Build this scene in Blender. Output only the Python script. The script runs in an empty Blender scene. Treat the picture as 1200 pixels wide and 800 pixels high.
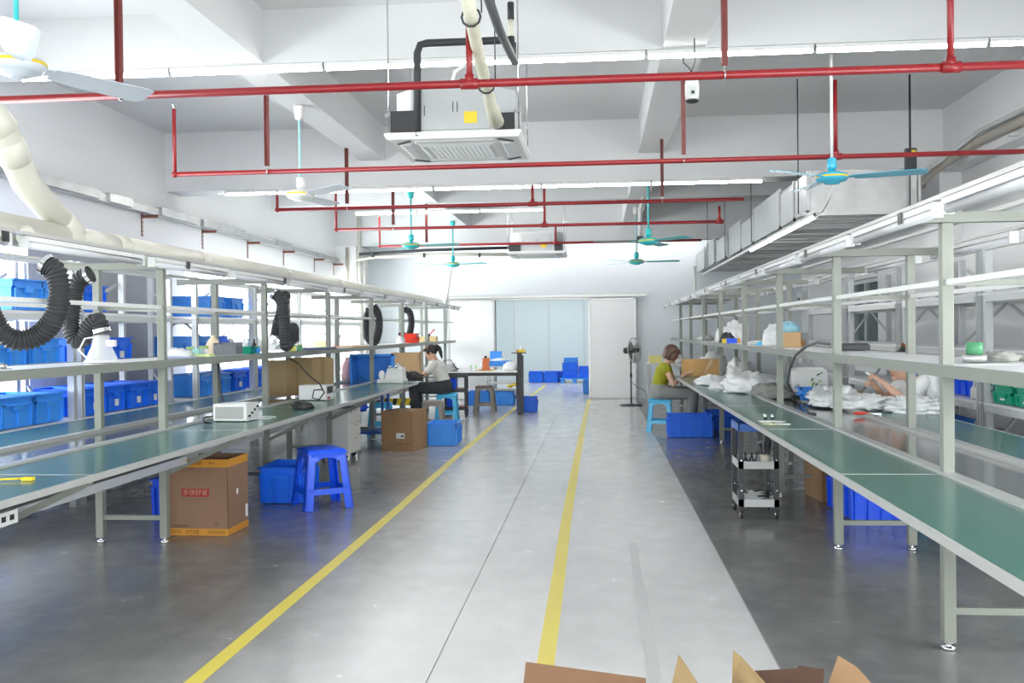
import bpy, bmesh, math, random
from mathutils import Vector, Matrix, Euler, noise
R = math.radians
random.seed(7)
scene = bpy.context.scene
COL = scene.collection

# ------------------------------------------------------------------ camera
CAM_H = 1.4
F_PX = 1130.0                       # focal length in pixels of a 1200 px wide frame
yaw, pitch, roll = math.atan(101 / F_PX), math.atan(11.8 / F_PX), 0.0115
fw = Vector((-math.sin(yaw) * math.cos(pitch), math.cos(yaw) * math.cos(pitch), -math.sin(pitch)))
r0 = fw.cross(Vector((0, 0, 1))).normalized(); u0 = r0.cross(fw)
rt = r0 * math.cos(roll) - u0 * math.sin(roll); up = rt.cross(fw)
cam_data = bpy.data.cameras.new('camera')
cam_data.sensor_width = 36; cam_data.lens = F_PX / 1200 * 36
cam_data.clip_end = 200; cam_data.clip_start = .05
cam = bpy.data.objects.new('camera', cam_data); COL.objects.link(cam)
m = Matrix((rt, up, -fw)).transposed().to_4x4(); m.translation = (0, 0, CAM_H)
cam.matrix_world = m
scene.camera = cam

def ray(x, y): return fw + rt * ((x - 600) / F_PX) - up * ((y - 400) / F_PX)
def onZ(x, y, Z=0.0):               # the point at height Z behind a pixel of the photograph
    d = ray(x, y); return Vector((0, 0, CAM_H)) + d * ((Z - CAM_H) / d.z)
def onY(x, y, Y):
    d = ray(x, y); return Vector((0, 0, CAM_H)) + d * (Y / d.y)
def onX(x, y, X):
    d = ray(x, y); return Vector((0, 0, CAM_H)) + d * (X / d.x)

# ------------------------------------------------------------------ world, exposure, daylight
scene.view_settings.view_transform = 'Standard'
scene.view_settings.look = 'None'
scene.view_settings.gamma = 1
scene.cycles.caustics_reflective = False; scene.cycles.caustics_refractive = False; scene.cycles.sample_clamp_indirect = 6
scene.view_settings.exposure = 0.54
world = bpy.data.worlds.new('overcast'); scene.world = world
world.use_nodes = True
bg = world.node_tree.nodes['Background']
bg.inputs['Color'].default_value = (1, .99, .98, 1); bg.inputs['Strength'].default_value = 2.6

WALL_L, WALL_R, WALL_F, WALL_B = -5.2, 4.1, 19.9, -5.0
def daylight_and_fill(name, loc, rot, sx, sy, power, col=(1, .975, .95)):
    l = bpy.data.lights.new(name, 'AREA'); l.shape = 'RECTANGLE'; l.size = sx; l.size_y = sy
    l.energy = power; l.color = col
    o = bpy.data.objects.new(name, l); COL.objects.link(o); o.location = loc; o.rotation_euler = rot
    return o
# daylight for the left windows; right and rear openings are unseen, added for light
daylight_and_fill('daylight_and_fill', (WALL_L - .55, 15.5, 1.7), (R(66), 0, R(-90)), 7.4, 1.6, 500)
daylight_and_fill('daylight_and_fill', (WALL_L - .55, 6.2, 1.7), (R(62), 0, R(-90)), 4.4, 1.5, 270)
daylight_and_fill('daylight_and_fill', (WALL_L - .55, -1.0, 1.7), (R(62), 0, R(-90)), 5.0, 1.5, 150)
daylight_and_fill('daylight_and_fill', (WALL_R + .45, 1.5, 1.7), (R(66), 0, R(90)), 6.0, 1.4, 420)
daylight_and_fill('daylight_and_fill', (-.5, WALL_B - .3, 1.7), (R(78), 0, 0), 7.0, 2.6, 430)
daylight_and_fill('daylight_and_fill', (-1.4, 24.5, 3.15), (0, 0, 0), 4.5, 4.0, 82, (.95, .99, 1))  # fill added under the ceiling beyond the doorway, no window there

# ------------------------------------------------------------------ materials
MATS = {}
def nd(nt, t, **k):
    n = nt.nodes.new(t)
    for a, b in k.items(): setattr(n, a, b)
    return n
def mat(name, col, rough=.5, metal=0.0, var=.06, scale=6.0, bump=0.0, bscale=40.0, alpha=1.0, emit=0.0, trans=0.0, coat=0.0, spec=.5, stretch=None):
    if name in MATS: return MATS[name]
    m = bpy.data.materials.new(name); m.use_nodes = True
    nt = m.node_tree; p = nt.nodes['Principled BSDF']
    tc = nd(nt, 'ShaderNodeTexCoord'); vec = tc.outputs['Object']
    if stretch:
        mp = nd(nt, 'ShaderNodeMapping'); mp.inputs['Scale'].default_value = stretch
        nt.links.new(vec, mp.inputs['Vector']); vec = mp.outputs['Vector']
    if var:
        no = nd(nt, 'ShaderNodeTexNoise'); no.inputs['Scale'].default_value = scale; no.inputs['Detail'].default_value = 4
        nt.links.new(vec, no.inputs['Vector'])
        rp = nd(nt, 'ShaderNodeMix', data_type='RGBA')
        rp.inputs['A'].default_value = tuple(max(0, c * (1 - var)) for c in col) + (1,)
        rp.inputs['B'].default_value = tuple(min(1, c * (1 + var)) for c in col) + (1,)
        nt.links.new(no.outputs['Fac'], rp.inputs['Factor'])
        nt.links.new(rp.outputs['Result'], p.inputs['Base Color'])
    else:
        p.inputs['Base Color'].default_value = tuple(col) + (1,)
    if bump:
        n2 = nd(nt, 'ShaderNodeTexNoise'); n2.inputs['Scale'].default_value = bscale; n2.inputs['Detail'].default_value = 3
        nt.links.new(vec, n2.inputs['Vector'])
        b = nd(nt, 'ShaderNodeBump'); b.inputs['Strength'].default_value = bump; b.inputs['Distance'].default_value = .01
        nt.links.new(n2.outputs['Fac'], b.inputs['Height']); nt.links.new(b.outputs['Normal'], p.inputs['Normal'])
    p.inputs['Roughness'].default_value = rough; p.inputs['Metallic'].default_value = metal
    p.inputs['Specular IOR Level'].default_value = spec
    if coat: p.inputs['Coat Weight'].default_value = coat; p.inputs['Coat Roughness'].default_value = .1
    if trans: p.inputs['Transmission Weight'].default_value = trans
    if alpha < 1: p.inputs['Alpha'].default_value = alpha
    if emit:
        p.inputs['Emission Color'].default_value = tuple(col) + (1,); p.inputs['Emission Strength'].default_value = emit
    MATS[name] = m; return m

M_WALL = mat('wall_paint', (.86, .86, .87), .75, var=.02, scale=1.5, bump=.05, bscale=90)
M_CEIL = mat('ceiling_paint', (.74, .74, .75), .85, var=.04, scale=.8, bump=.05, bscale=60)
M_PANEL = mat('white_panel', (.88, .88, .89), .4, var=.015)
M_BLUEPANEL = mat('pale_teal_panel', (.75, .83, .84), .35, var=.03, scale=.7)
M_FRAME = mat('frame_paint', (.25, .262, .23), .38, var=.03, scale=4)
M_ALU = mat('aluminium_strip', (.54, .54, .53), .32, metal=.35, var=.03)
M_WHITE = mat('white_plastic', (.84, .84, .83), .35, var=.02)
M_SHELF = mat('white_laminate', (.80, .81, .83), .3, var=.02)
M_BENCH = mat('green_bench_laminate', (.055, .155, .128), .26, var=.10, scale=2.5, coat=.12, spec=.4)
M_BELT = mat('dark_conveyor_belt', (.085, .10, .095), .13, var=.12, scale=3, coat=.3)
M_CHROME = mat('chrome', (.75, .75, .76), .15, metal=1, var=0)
M_GALV = mat('galvanised_steel', (.44, .45, .45), .40, metal=.75, var=.34, scale=5, bump=.08, bscale=18)
M_GALVW = mat('galvanised_side', (.58, .60, .61), .42, metal=.4, var=.08, scale=5)
M_DARKMETAL = mat('dark_metal', (.045, .045, .05), .4, metal=.5, var=.1)
M_BLACK = mat('black_plastic', (.025, .025, .028), .45, var=.1)
M_BLACKR = mat('black_rubber', (.035, .036, .04), .6, var=.1)
M_RED = mat('red_pipe_paint', (.27, .012, .016), .35, var=.1, scale=9)
M_DKRED = mat('dark_red_angle', (.16, .03, .025), .5, var=.25, scale=12)
M_BLUE = mat('blue_crate_plastic', (.008, .17, .97), .42, var=.12, scale=5)
M_BLUEL = mat('light_blue_crate_plastic', (.05, .32, .95), .38, var=.10, scale=5)
M_BLUED = mat('deep_blue_plastic', (.006, .10, .90), .3, var=.1, scale=5)
M_AQUA = mat('aqua_plastic', (.06, .52, .86), .35, var=.05)
M_GREENP = mat('green_crate_plastic', (.01, .36, .22), .35, var=.08)
M_TAUPE = mat('taupe_plastic', (.29, .25, .22), .4, var=.05)
M_CARD = mat('cardboard', (.33, .195, .10), .8, var=.10, scale=7, bump=.12, bscale=70, stretch=(1, 1, .15))
M_CARDD = mat('printed_cardboard', (.26, .15, .095), .75, var=.12, scale=5, bump=.08, bscale=70)
M_CARDL = mat('pale_cardboard', (.62, .40, .21), .8, var=.08, scale=7)
M_ORANGE = mat('orange_print', (.62, .27, .03), .7, var=.08)
M_REDPRINT = mat('red_print', (.36, .035, .03), .7, var=.08)
M_INK = mat('brown_ink', (.10, .06, .04), .8, var=0)
M_PAPER = mat('paper', (.82, .82, .80), .7, var=.03)
M_YELLOW = mat('yellow', (.85, .62, .03), .5, var=.06)
M_TEAL = mat('teal_enamel', (.04, .50, .52), .3, var=.05)
M_TEALB = mat('sky_blue_enamel', (.05, .46, .66), .25, var=.05, coat=.4)
M_FANW = mat('fan_white_enamel', (.62, .66, .74), .3, var=.04, coat=.3)
M_PALEBLUE = mat('pale_blue_rod', (.42, .76, .77), .35, var=.03)
M_PVC = mat('cream_pvc', (.66, .64, .56), .35, var=.03)
M_INSUL = mat('wrapped_insulation', (.72, .70, .56), .75, var=.14, scale=20, bump=.5, bscale=45)
M_GREY = mat('grey_enamel', (.52, .53, .53), .4, var=.03)
M_LGREY = mat('light_grey_enamel', (.70, .71, .71), .4, var=.03)
M_BAG = mat('white_plastic_bag', (.84, .85, .86), .28, var=.05, scale=9, bump=.5, bscale=22)
M_CLOTHG = mat('grey_cloth', (.30, .30, .28), .9, var=.15, scale=20, bump=.5, bscale=40)
M_CLEAR = mat('clear_plastic', (.86, .88, .88), .12, var=0, alpha=.45)
M_CLEARG = mat('clear_green_plastic', (.09, .36, .17), .15, var=.1, alpha=.85)
M_RUST = mat('rusty_bracket', (.20, .07, .045), .6, var=.2)
M_FLAME = mat('bright_red_plastic', (.85, .05, .02), .35, var=.05)
M_BLUETUBE = mat('blue_enamel', (.03, .12, .45), .3, var=.05)
M_SKIN = mat('skin', (.66, .40, .29), .5, var=.04, scale=8)
M_HAIR = mat('black_hair', (.022, .018, .018), .42, var=.3, scale=50, bump=.35, bscale=90)
M_HAIRB = mat('brown_hair', (.10, .045, .032), .42, var=.3, scale=50, bump=.35, bscale=90)
M_TEE = mat('white_cotton', (.76, .76, .72), .85, var=.03, bump=.5, bscale=9)
M_OLIVE = mat('olive_cotton', (.30, .30, .015), .85, var=.08, bump=.6, bscale=10)
M_TROUSG = mat('grey_trousers', (.27, .28, .27), .85, var=.08, bump=.7, bscale=10)
M_TROUSB = mat('dark_trousers', (.045, .05, .06), .85, var=.1, bump=.6, bscale=10)
M_PINK = mat('pink_cloth', (.72, .42, .45), .85, var=.08, bump=.4, bscale=14)
M_TUBE = mat('lit_tube', (1, .98, .955), .3, var=0, emit=27)
M_TUBEOFF = mat('unlit_tube', (.72, .72, .76), .2, var=0)

def glass_mat():
    m = bpy.data.materials.new('window_glass'); m.use_nodes = True; nt = m.node_tree
    for n in list(nt.nodes):
        if n.type != 'OUTPUT_MATERIAL': nt.nodes.remove(n)
    out = [n for n in nt.nodes if n.type == 'OUTPUT_MATERIAL'][0]
    t = nd(nt, 'ShaderNodeBsdfTransparent'); t.inputs['Color'].default_value = (.93, .97, .98, 1)
    g = nd(nt, 'ShaderNodeBsdfGlossy'); g.inputs['Roughness'].default_value = .03
    mx = nd(nt, 'ShaderNodeMixShader'); mx.inputs[0].default_value = .08
    nt.links.new(t.outputs[0], mx.inputs[1]); nt.links.new(g.outputs[0], mx.inputs[2]); nt.links.new(mx.outputs[0], out.inputs[0])
    return m
M_GLASS = glass_mat()

def floor_mat():
    m = bpy.data.materials.new('polished_concrete'); m.use_nodes = True; nt = m.node_tree
    p = nt.nodes['Principled BSDF']; L = nt.links.new
    geo = nd(nt, 'ShaderNodeNewGeometry'); sep = nd(nt, 'ShaderNodeSeparateXYZ'); L(geo.outputs['Position'], sep.inputs[0])
    def noise_(scale, detail, st=(1, 1, 1)):
        mp = nd(nt, 'ShaderNodeMapping'); mp.inputs['Scale'].default_value = st; L(geo.outputs['Position'], mp.inputs[0])
        n = nd(nt, 'ShaderNodeTexNoise'); n.inputs['Scale'].default_value = scale; n.inputs['Detail'].default_value = detail
        n.inputs['Roughness'].default_value = .62; L(mp.outputs[0], n.inputs['Vector']); return n.outputs['Fac']
    def mrange(src, a, b, c=0, d=1):
        r = nd(nt, 'ShaderNodeMapRange'); r.inputs[1].default_value = a; r.inputs[2].default_value = b
        r.inputs[3].default_value = c; r.inputs[4].default_value = d; L(src, r.inputs[0]); return r.outputs[0]
    def mth(op, a, b=None):
        n = nd(nt, 'ShaderNodeMath', operation=op); L(a, n.inputs[0])
        if b is not None:
            if hasattr(b, 'links') or not isinstance(b, (int, float)): L(b, n.inputs[1])
            else: n.inputs[1].default_value = b
        return n.outputs[0]
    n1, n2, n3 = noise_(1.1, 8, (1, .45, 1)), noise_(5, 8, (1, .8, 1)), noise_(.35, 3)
    # the pale top coat of the gangway: crisp right edge, gradual left edge, paler with distance
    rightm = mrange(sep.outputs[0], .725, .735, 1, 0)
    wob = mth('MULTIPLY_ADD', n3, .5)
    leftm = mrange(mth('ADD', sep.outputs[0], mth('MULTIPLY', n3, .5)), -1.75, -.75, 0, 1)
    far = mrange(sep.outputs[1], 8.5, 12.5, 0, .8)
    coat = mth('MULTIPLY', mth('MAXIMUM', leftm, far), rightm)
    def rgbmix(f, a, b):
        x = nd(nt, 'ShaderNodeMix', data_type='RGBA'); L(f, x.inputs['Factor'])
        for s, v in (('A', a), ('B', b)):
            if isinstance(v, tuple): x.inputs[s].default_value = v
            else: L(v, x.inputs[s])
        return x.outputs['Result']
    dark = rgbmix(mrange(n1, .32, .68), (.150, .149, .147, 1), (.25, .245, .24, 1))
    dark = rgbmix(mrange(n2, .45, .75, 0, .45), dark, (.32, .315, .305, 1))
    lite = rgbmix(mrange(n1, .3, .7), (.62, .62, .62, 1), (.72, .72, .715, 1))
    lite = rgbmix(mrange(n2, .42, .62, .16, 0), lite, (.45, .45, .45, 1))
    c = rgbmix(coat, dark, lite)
    L(c, p.inputs['Base Color'])
    L(mrange(n2, .3, .75, .13, .30), p.inputs['Roughness'])
    b = nd(nt, 'ShaderNodeBump'); b.inputs['Strength'].default_value = .02; b.inputs['Distance'].default_value = .01
    L(n2, b.inputs['Height']); L(b.outputs[0], p.inputs['Normal'])
    p.inputs['Specular IOR Level'].default_value = .55
    return m
M_FLOOR = floor_mat()
M_JOINT = mat('joint_filler', (.12, .115, .10), .8, var=0)

# ------------------------------------------------------------------ mesh builder
class MB:
    def __init__(s): s.v = []; s.f = []; s.sm = []
    def add(s, vs, fs, smooth=False):
        o = len(s.v); s.v += [tuple(v) for v in vs]
        s.f += [tuple(i + o for i in f) for f in fs]; s.sm += [smooth] * len(fs); return s
    def box(s, x0, x1, y0, y1, z0, z1, M=None):
        vs = [Vector((x, y, z)) for z in (z0, z1) for y in (y0, y1) for x in (x0, x1)]
        if M is not None: vs = [M @ v for v in vs]
        return s.add(vs, [(0, 2, 3, 1), (4, 5, 7, 6), (0, 1, 5, 4), (2, 6, 7, 3), (0, 4, 6, 2), (1, 3, 7, 5)])
    def taper(s, b, t, z0, z1, M=None):      # b, t = (x0,x1,y0,y1) at bottom and top
        vs = [Vector((x, y, z)) for (q, z) in ((b, z0), (t, z1)) for y in q[2:] for x in q[:2]]
        if M is not None: vs = [M @ v for v in vs]
        return s.add(vs, [(0, 2, 3, 1), (4, 5, 7, 6), (0, 1, 5, 4), (2, 6, 7, 3), (0, 4, 6, 2), (1, 3, 7, 5)])
    def bar(s, p, q, w, h=None, upv=(0, 0, 1)):
        h = h or w; p, q = Vector(p), Vector(q); d = (q - p).normalized(); u = Vector(upv)
        if abs(d.dot(u)) > .98: u = Vector((0, 1, 0))
        a = d.cross(u).normalized() * (w / 2); b = a.cross(d).normalized() * (h / 2)
        vs = [c + i * a + j * b for c in (p, q) for (i, j) in ((-1, -1), (1, -1), (1, 1), (-1, 1))]
        return s.add(vs, [(3, 2, 1, 0), (4, 5, 6, 7), (0, 1, 5, 4), (1, 2, 6, 5), (2, 3, 7, 6), (3, 0, 4, 7)])
    def tube(s, path, r, n=8, cap=True, smooth=True):
        path = [Vector(p) for p in path]; k = len(path)
        rs = r if isinstance(r, (list, tuple)) else [r] * k
        o = len(s.v); ref = None
        for i, p in enumerate(path):
            d = (path[min(i + 1, k - 1)] - path[max(i - 1, 0)]).normalized()
            if ref is None: ref = d.orthogonal().normalized()
            ref = (ref - d * ref.dot(d)).normalized(); b = d.cross(ref)
            for j in range(n):
                t = 2 * math.pi * j / n
                s.v.append(tuple(p + (ref * math.cos(t) + b * math.sin(t)) * rs[i]))
        for i in range(k - 1):
            for j in range(n):
                a, c = o + i * n + j, o + i * n + (j + 1) % n
                s.f.append((a, c, c + n, a + n)); s.sm.append(smooth)
        if cap:
            s.f.append(tuple(o + j for j in range(n))[::-1]); s.sm.append(False)
            s.f.append(tuple(o + (k - 1) * n + j for j in range(n))); s.sm.append(False)
        return s
    def cyl(s, p, q, r, n=12, r2=None): return s.tube([p, q], [r, r if r2 is None else r2], n)
    def lathe(s, prof, c=(0, 0, 0), n=20, smooth=True, M=None):   # prof = [(radius, z)]
        o = len(s.v); c = Vector(c)
        for (r, z) in prof:
            for j in range(n):
                t = 2 * math.pi * j / n; v = Vector((r * math.cos(t), r * math.sin(t), z))
                if M is not None: v = M @ v
                s.v.append(tuple(c + v))
        for i in range(len(prof) - 1):
            for j in range(n):
                a, b = o + i * n + j, o + i * n + (j + 1) % n
                s.f.append((a, b, b + n, a + n)); s.sm.append(smooth)
        s.f.append(tuple(o + j for j in range(n))[::-1]); s.sm.append(False)
        s.f.append(tuple(o + (len(prof) - 1) * n + j for j in range(n))); s.sm.append(False)
        return s
    def prism(s, pts, d):                    # pts = coplanar outline, d = extrusion vector
        d = Vector(d); pts = [Vector(p) for p in pts]; n = len(pts)
        return s.add(pts + [p + d for p in pts], [tuple(range(n))[::-1], tuple(range(n, 2 * n))] +
                     [(i, (i + 1) % n, (i + 1) % n + n, i + n) for i in range(n)])
    def ell(s, c, rx, ry, rz, n=12, m_=8, M=None, f=None):
        vs = []; c = Vector(c); fs = []
        for i in range(m_ + 1):
            ph = math.pi * i / m_
            for j in range(n):
                t = 2 * math.pi * j / n
                u = Vector((math.sin(ph) * math.cos(t), math.sin(ph) * math.sin(t), math.cos(ph)))
                k = f(u) if f else 1
                v = Vector((u.x * rx * k, u.y * ry * k, u.z * rz * k))
                if M is not None: v = M @ v
                vs.append(c + v)
        for i in range(m_):
            for j in range(n):
                a, b = i * n + j, i * n + (j + 1) % n; fs.append((a, a + n, b + n, b))
        return s.add(vs, fs, True)
    def mesh(s, name, material):
        me = bpy.data.meshes.new(name); me.from_pydata(s.v, [], s.f)
        me.polygons.foreach_set('use_smooth', s.sm)
        me.materials.append(material); me.validate(); me.update(); return me

def new_obj(name, me, parent=None, loc=None, rot=None):
    o = bpy.data.objects.new(name, me); COL.objects.link(o)
    if parent: o.parent = parent
    if loc is not None: o.location = loc
    if rot is not None: o.rotation_euler = rot
    return o
def part(name, mb, material, parent, loc=None, rot=None, label=None, kind=None, bevel=0):
    o = new_obj(name, mb.mesh(name, material), parent, loc, rot)
    if label: o['label'] = label
    if kind: o['kind'] = kind
    if bevel: bev(o, bevel)
    return o
def bev(o, w, seg=2):
    b = o.modifiers.new('bevel', 'BEVEL'); b.width = w; b.segments = seg; b.limit_method = 'ANGLE'; b.angle_limit = R(40)
def thing(name, label, cat, loc=(0, 0, 0), rz=0, group=None):
    o = new_obj(name, None, None, loc, (0, 0, rz)); o.empty_display_size = .1
    o['label'] = label; o['category'] = cat
    if group: o['group'] = group
    return o
def solo(name, mb, material, label, cat, loc=(0, 0, 0), rz=0, group=None, bevel=0):
    o = part(name, mb, material, None, loc, (0, 0, rz), bevel=bevel); o['label'] = label; o['category'] = cat
    if group: o['group'] = group
    return o
def struct(name, mb, material, parent=None, label=None):
    o = part(name, mb, material, parent)
    if parent is None: o['kind'] = 'structure'
    if label: o['label'] = label
    return o
def dup(root, loc, rz=None, label=None, group=None):
    r = root.copy(); COL.objects.link(r); r.location = loc
    if rz is not None: r.rotation_euler = (0, 0, rz)
    if label: r['label'] = label
    if group: r['group'] = group
    for ch in list(root.children):
        c = ch.copy(); COL.objects.link(c); c.parent = r
        for g in ch.children:
            d = g.copy(); COL.objects.link(d); d.parent = c
    return r
def text(s, size, material, parent, loc, rot, name='print'):
    cu = bpy.data.curves.new('t', 'FONT'); cu.body = s; cu.size = size; cu.extrude = .0004; cu.align_x = 'CENTER'; cu.align_y = 'CENTER'; cu.resolution_u = 2
    t = bpy.data.objects.new('t', cu); COL.objects.link(t)
    me = bpy.data.meshes.new_from_object(t.evaluated_get(bpy.context.evaluated_depsgraph_get()))
    bpy.data.objects.remove(t); me.materials.clear(); me.materials.append(material)
    return new_obj(name, me, parent, loc, rot)

# ================================================================== SETTING
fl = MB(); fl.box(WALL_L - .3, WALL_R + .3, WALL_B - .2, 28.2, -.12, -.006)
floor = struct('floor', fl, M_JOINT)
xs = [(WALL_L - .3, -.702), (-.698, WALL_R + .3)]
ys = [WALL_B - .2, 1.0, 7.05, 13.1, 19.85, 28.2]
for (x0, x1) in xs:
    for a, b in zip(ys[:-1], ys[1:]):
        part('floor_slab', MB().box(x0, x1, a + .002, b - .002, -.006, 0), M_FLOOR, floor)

SLAB, LB, MBM = 3.85, 3.445, 3.14
cb = MB(); cb.box(WALL_L - .3, WALL_R + .3, WALL_B - .2, 20.1, SLAB, SLAB + .15)
ceil = struct('ceiling', cb, M_CEIL)
for y in (-4.9, 3.3, 11.3, 18.85):
    part('beam', MB().box(WALL_L, WALL_R, y, y + (.4 if y < 18 else .3), MBM, SLAB), M_CEIL, ceil)
for y in (-.7, 7.12, 15.1):
    part('beam', MB().box(WALL_L, WALL_R, y, y + .25, LB, SLAB), M_CEIL, ceil)
for x0, x1 in ((-2.80, -2.50), (.49, .80), (3.9, 4.3)):
    for ya, yb in ((-4.5, 3.3), (3.7, 11.3), (11.7, 18.85)):
        part('beam', MB().box(x0, x1, ya, yb, LB + .003 if x0 < 3.8 and x0 > -5 else MBM, SLAB), M_CEIL, ceil)

def wall_with_holes(name, X0, X1, holes, za, zb, ya, yb, material):
    mb = MB(); y = ya
    for (a, b, c, d) in holes:
        mb.box(X0, X1, y, a, za, zb); mb.box(X0, X1, a, b, za, c); mb.box(X0, X1, a, b, d, zb); y = b
    mb.box(X0, X1, y, yb, za, zb)
    return struct(name, mb, material)
HL = [(-3.5, 2.5, .9, 2.46), (4.0, 8.4, .9, 2.46), (11.8, 19.2, .9, 2.46)]
wl = wall_with_holes('wall_left', WALL_L - .3, WALL_L, HL, 0, SLAB, WALL_B, WALL_F + .15, M_WALL)
HR = [(-1.5, 4.5, .9, 2.3), (14.6, 16.6, 1.1, 2.15)]
wr = wall_with_holes('wall_right', WALL_R, WALL_R + .3, HR, 0, SLAB, WALL_B, WALL_F + .15, M_WALL)
# backlit wall between the left windows, its shade painted as a grey sheet
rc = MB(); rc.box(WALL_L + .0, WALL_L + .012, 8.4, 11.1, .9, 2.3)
struct('trim_1', rc, mat('shaded_wall_grey', (.33, .34, .37), .6, var=.08), label='backlit wall between the left windows, shade painted grey')
wb = MB(); wb.box(WALL_L, -4.2, WALL_B - .2, WALL_B, 0, SLAB); wb.box(3.1, WALL_R, WALL_B - .2, WALL_B, 0, SLAB)
wb.box(-4.2, 3.1, WALL_B - .2, WALL_B, 0, .25); wb.box(-4.2, 3.1, WALL_B - .2, WALL_B, 3.05, SLAB)
struct('wall_back', wb, M_WALL)
# far wall with the doorway
DX0, DX1, DZ = -2.12, -.2, 2.04
wf = MB(); wf.box(WALL_L, DX0, WALL_F, WALL_F + .12, 0, SLAB); wf.box(DX1, WALL_R, WALL_F, WALL_F + .12, 0, SLAB)
wf.box(DX0, DX1, WALL_F, WALL_F + .12, DZ, SLAB)
M_FARWALL = mat('far_wall_panel', (.72, .76, .80), .5, var=.015, scale=1)
struct('wall_far', wf, M_FARWALL)
n = 0
def window(n, x, s, y0, y1, z0, z1, pitch, blind=None):
    """frame with mullions and one pane per bay; s = +1 when outside lies towards +x"""
    fr = MB(); k = max(1, round((y1 - y0) / pitch)); st = (y1 - y0) / k
    fr.box(x - .03, x + .03, y0, y1, z0, z0 + .06); fr.box(x - .03, x + .03, y0, y1, z1 - .06, z1)
    w = struct('window_%d' % n, fr, M_LGREY)
    for i in range(k + 1):
        yy = y0 + i * st; part('mullion', MB().box(x - .035, x + .035, max(y0, yy - .03), min(y1, yy + .03), z0, z1), M_LGREY, w)
    for i in range(k):
        part('pane', MB().box(x - .004, x + .004, y0 + i * st + .03, y0 + (i + 1) * st - .03, z0 + .06, z1 - .06), M_GLASS, w)
    return w
window(1, WALL_L - .2, -1, 4.0, 8.4, .9, 2.46, .9)
window(2, WALL_L - .2, -1, 11.8, 19.2, .9, 2.46, .92)
window(3, WALL_L - .2, -1, -3.5, 2.5, .9, 2.46, 1)
window(4, WALL_R + .2, 1, -1.5, 4.5, .9, 2.3, 1)  # unseen window, added to bring in more light
# dark glazed opening in the right wall: plain panes over a sheet painted dark for the unlit room
w5 = window(5, WALL_R + .12, 1, 14.6, 16.6, 1.1, 2.15, 1.0)
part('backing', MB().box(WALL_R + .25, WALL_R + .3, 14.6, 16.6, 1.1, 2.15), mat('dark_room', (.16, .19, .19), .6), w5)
bw = MB(); bw.box(-4.2, 3.1, WALL_B - .1, WALL_B - .05, .25, .31); bw.box(-4.2, 3.1, WALL_B - .1, WALL_B - .05, 2.99, 3.05)
w6 = struct('window_6', bw, M_LGREY)  # unseen glazed wall, added and enlarged for light from the camera side
for i in range(8):
    x = -4.2 + i * 7.3 / 7; part('mullion', MB().box(x - .03, x + .03, WALL_B - .11, WALL_B - .04, .25, 3.05), M_LGREY, w6)
for i in range(7):
    x = -4.2 + i * 7.3 / 7; part('pane', MB().box(x + .03, x + 1.01, WALL_B - .08, WALL_B - .075, .31, 2.99), M_GLASS, w6)
# doorway: frame, two wide sliding leaves standing against the wall
t3 = MB(); t3.box(DX0 - .05, DX1 + .05, WALL_F - .03, WALL_F + .15, DZ, DZ + .04); t3.box(DX0 - .04, DX0, WALL_F - .03, WALL_F + .15, 0, DZ); t3.box(DX1, DX1 + .04, WALL_F - .03, WALL_F + .15, 0, DZ)
struct('trim_2', t3, M_ALU, label='aluminium frame of the doorway')
t4 = MB(); t4.box(-3.15, 1.0, WALL_F - .10, WALL_F - .02, DZ + .045, DZ + .10)
struct('trim_3', t4, M_ALU, label='sliding door track above the doorway')
for i, (x0, x1) in enumerate(((-3.08, -2.14), (-.18, .76))):
    d = struct('door_%d' % (i + 1), MB().box(x0, x1, WALL_F - .085, WALL_F - .04, .01, DZ + .01), M_PANEL)
    e = MB(); e.box(x0 - .012, x0 + .02, WALL_F - .09, WALL_F - .035, .01, DZ + .02); e.box(x1 - .02, x1 + .012, WALL_F - .09, WALL_F - .035, .01, DZ + .02)
    e.box(x0, x1, WALL_F - .09, WALL_F - .035, DZ - .01, DZ + .02); part('edge_profile', e, M_ALU, d)
# room seen through the doorway
part_ = MB(); part_.box(-4.2, 1.2, 27.6, 27.7, 0, 3.2); struct('wall_beyond', part_, M_BLUEPANEL)
for k in range(5):
    x = -3.4 + k * 1.0
    struct('trim_%d' % (4 + k), MB().box(x - .012, x + .012, 27.585, 27.6, 0, 3.2), M_LGREY, label='joint cover strip of the panelled wall beyond the doorway')
struct('wall_side', MB().box(-4.3, -4.2, 20.02, 27.7, 0, 3.2), M_BLUEPANEL)
struct('wall_end', MB().box(1.2, 1.3, 20.02, 27.7, 0, 3.2), M_BLUEPANEL)
# column in the far left corner, wall columns on the right
for nm, a in (('column', (WALL_L, -4.78, 18.85, WALL_F - .002, 0, MBM)), ('column', (3.86, WALL_R, 11.3, 11.75, 0, MBM)), ('column', (3.86, WALL_R, 3.3, 3.7, 0, MBM))):
    o = struct('pillar', MB().box(*a), M_WALL)
for k, (y0, y1) in enumerate(((WALL_B, 11.25), (11.8, 18.8))):
    struct('baseboard_right' if k == 0 else 'baseboard_right', MB().box(WALL_R - .012, WALL_R - .001, y0, y1, 0, .08), M_LGREY)
struct('baseboard_left', MB().box(WALL_L + .001, WALL_L + .012, WALL_B, 18.8, 0, .08), M_LGREY)

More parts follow.
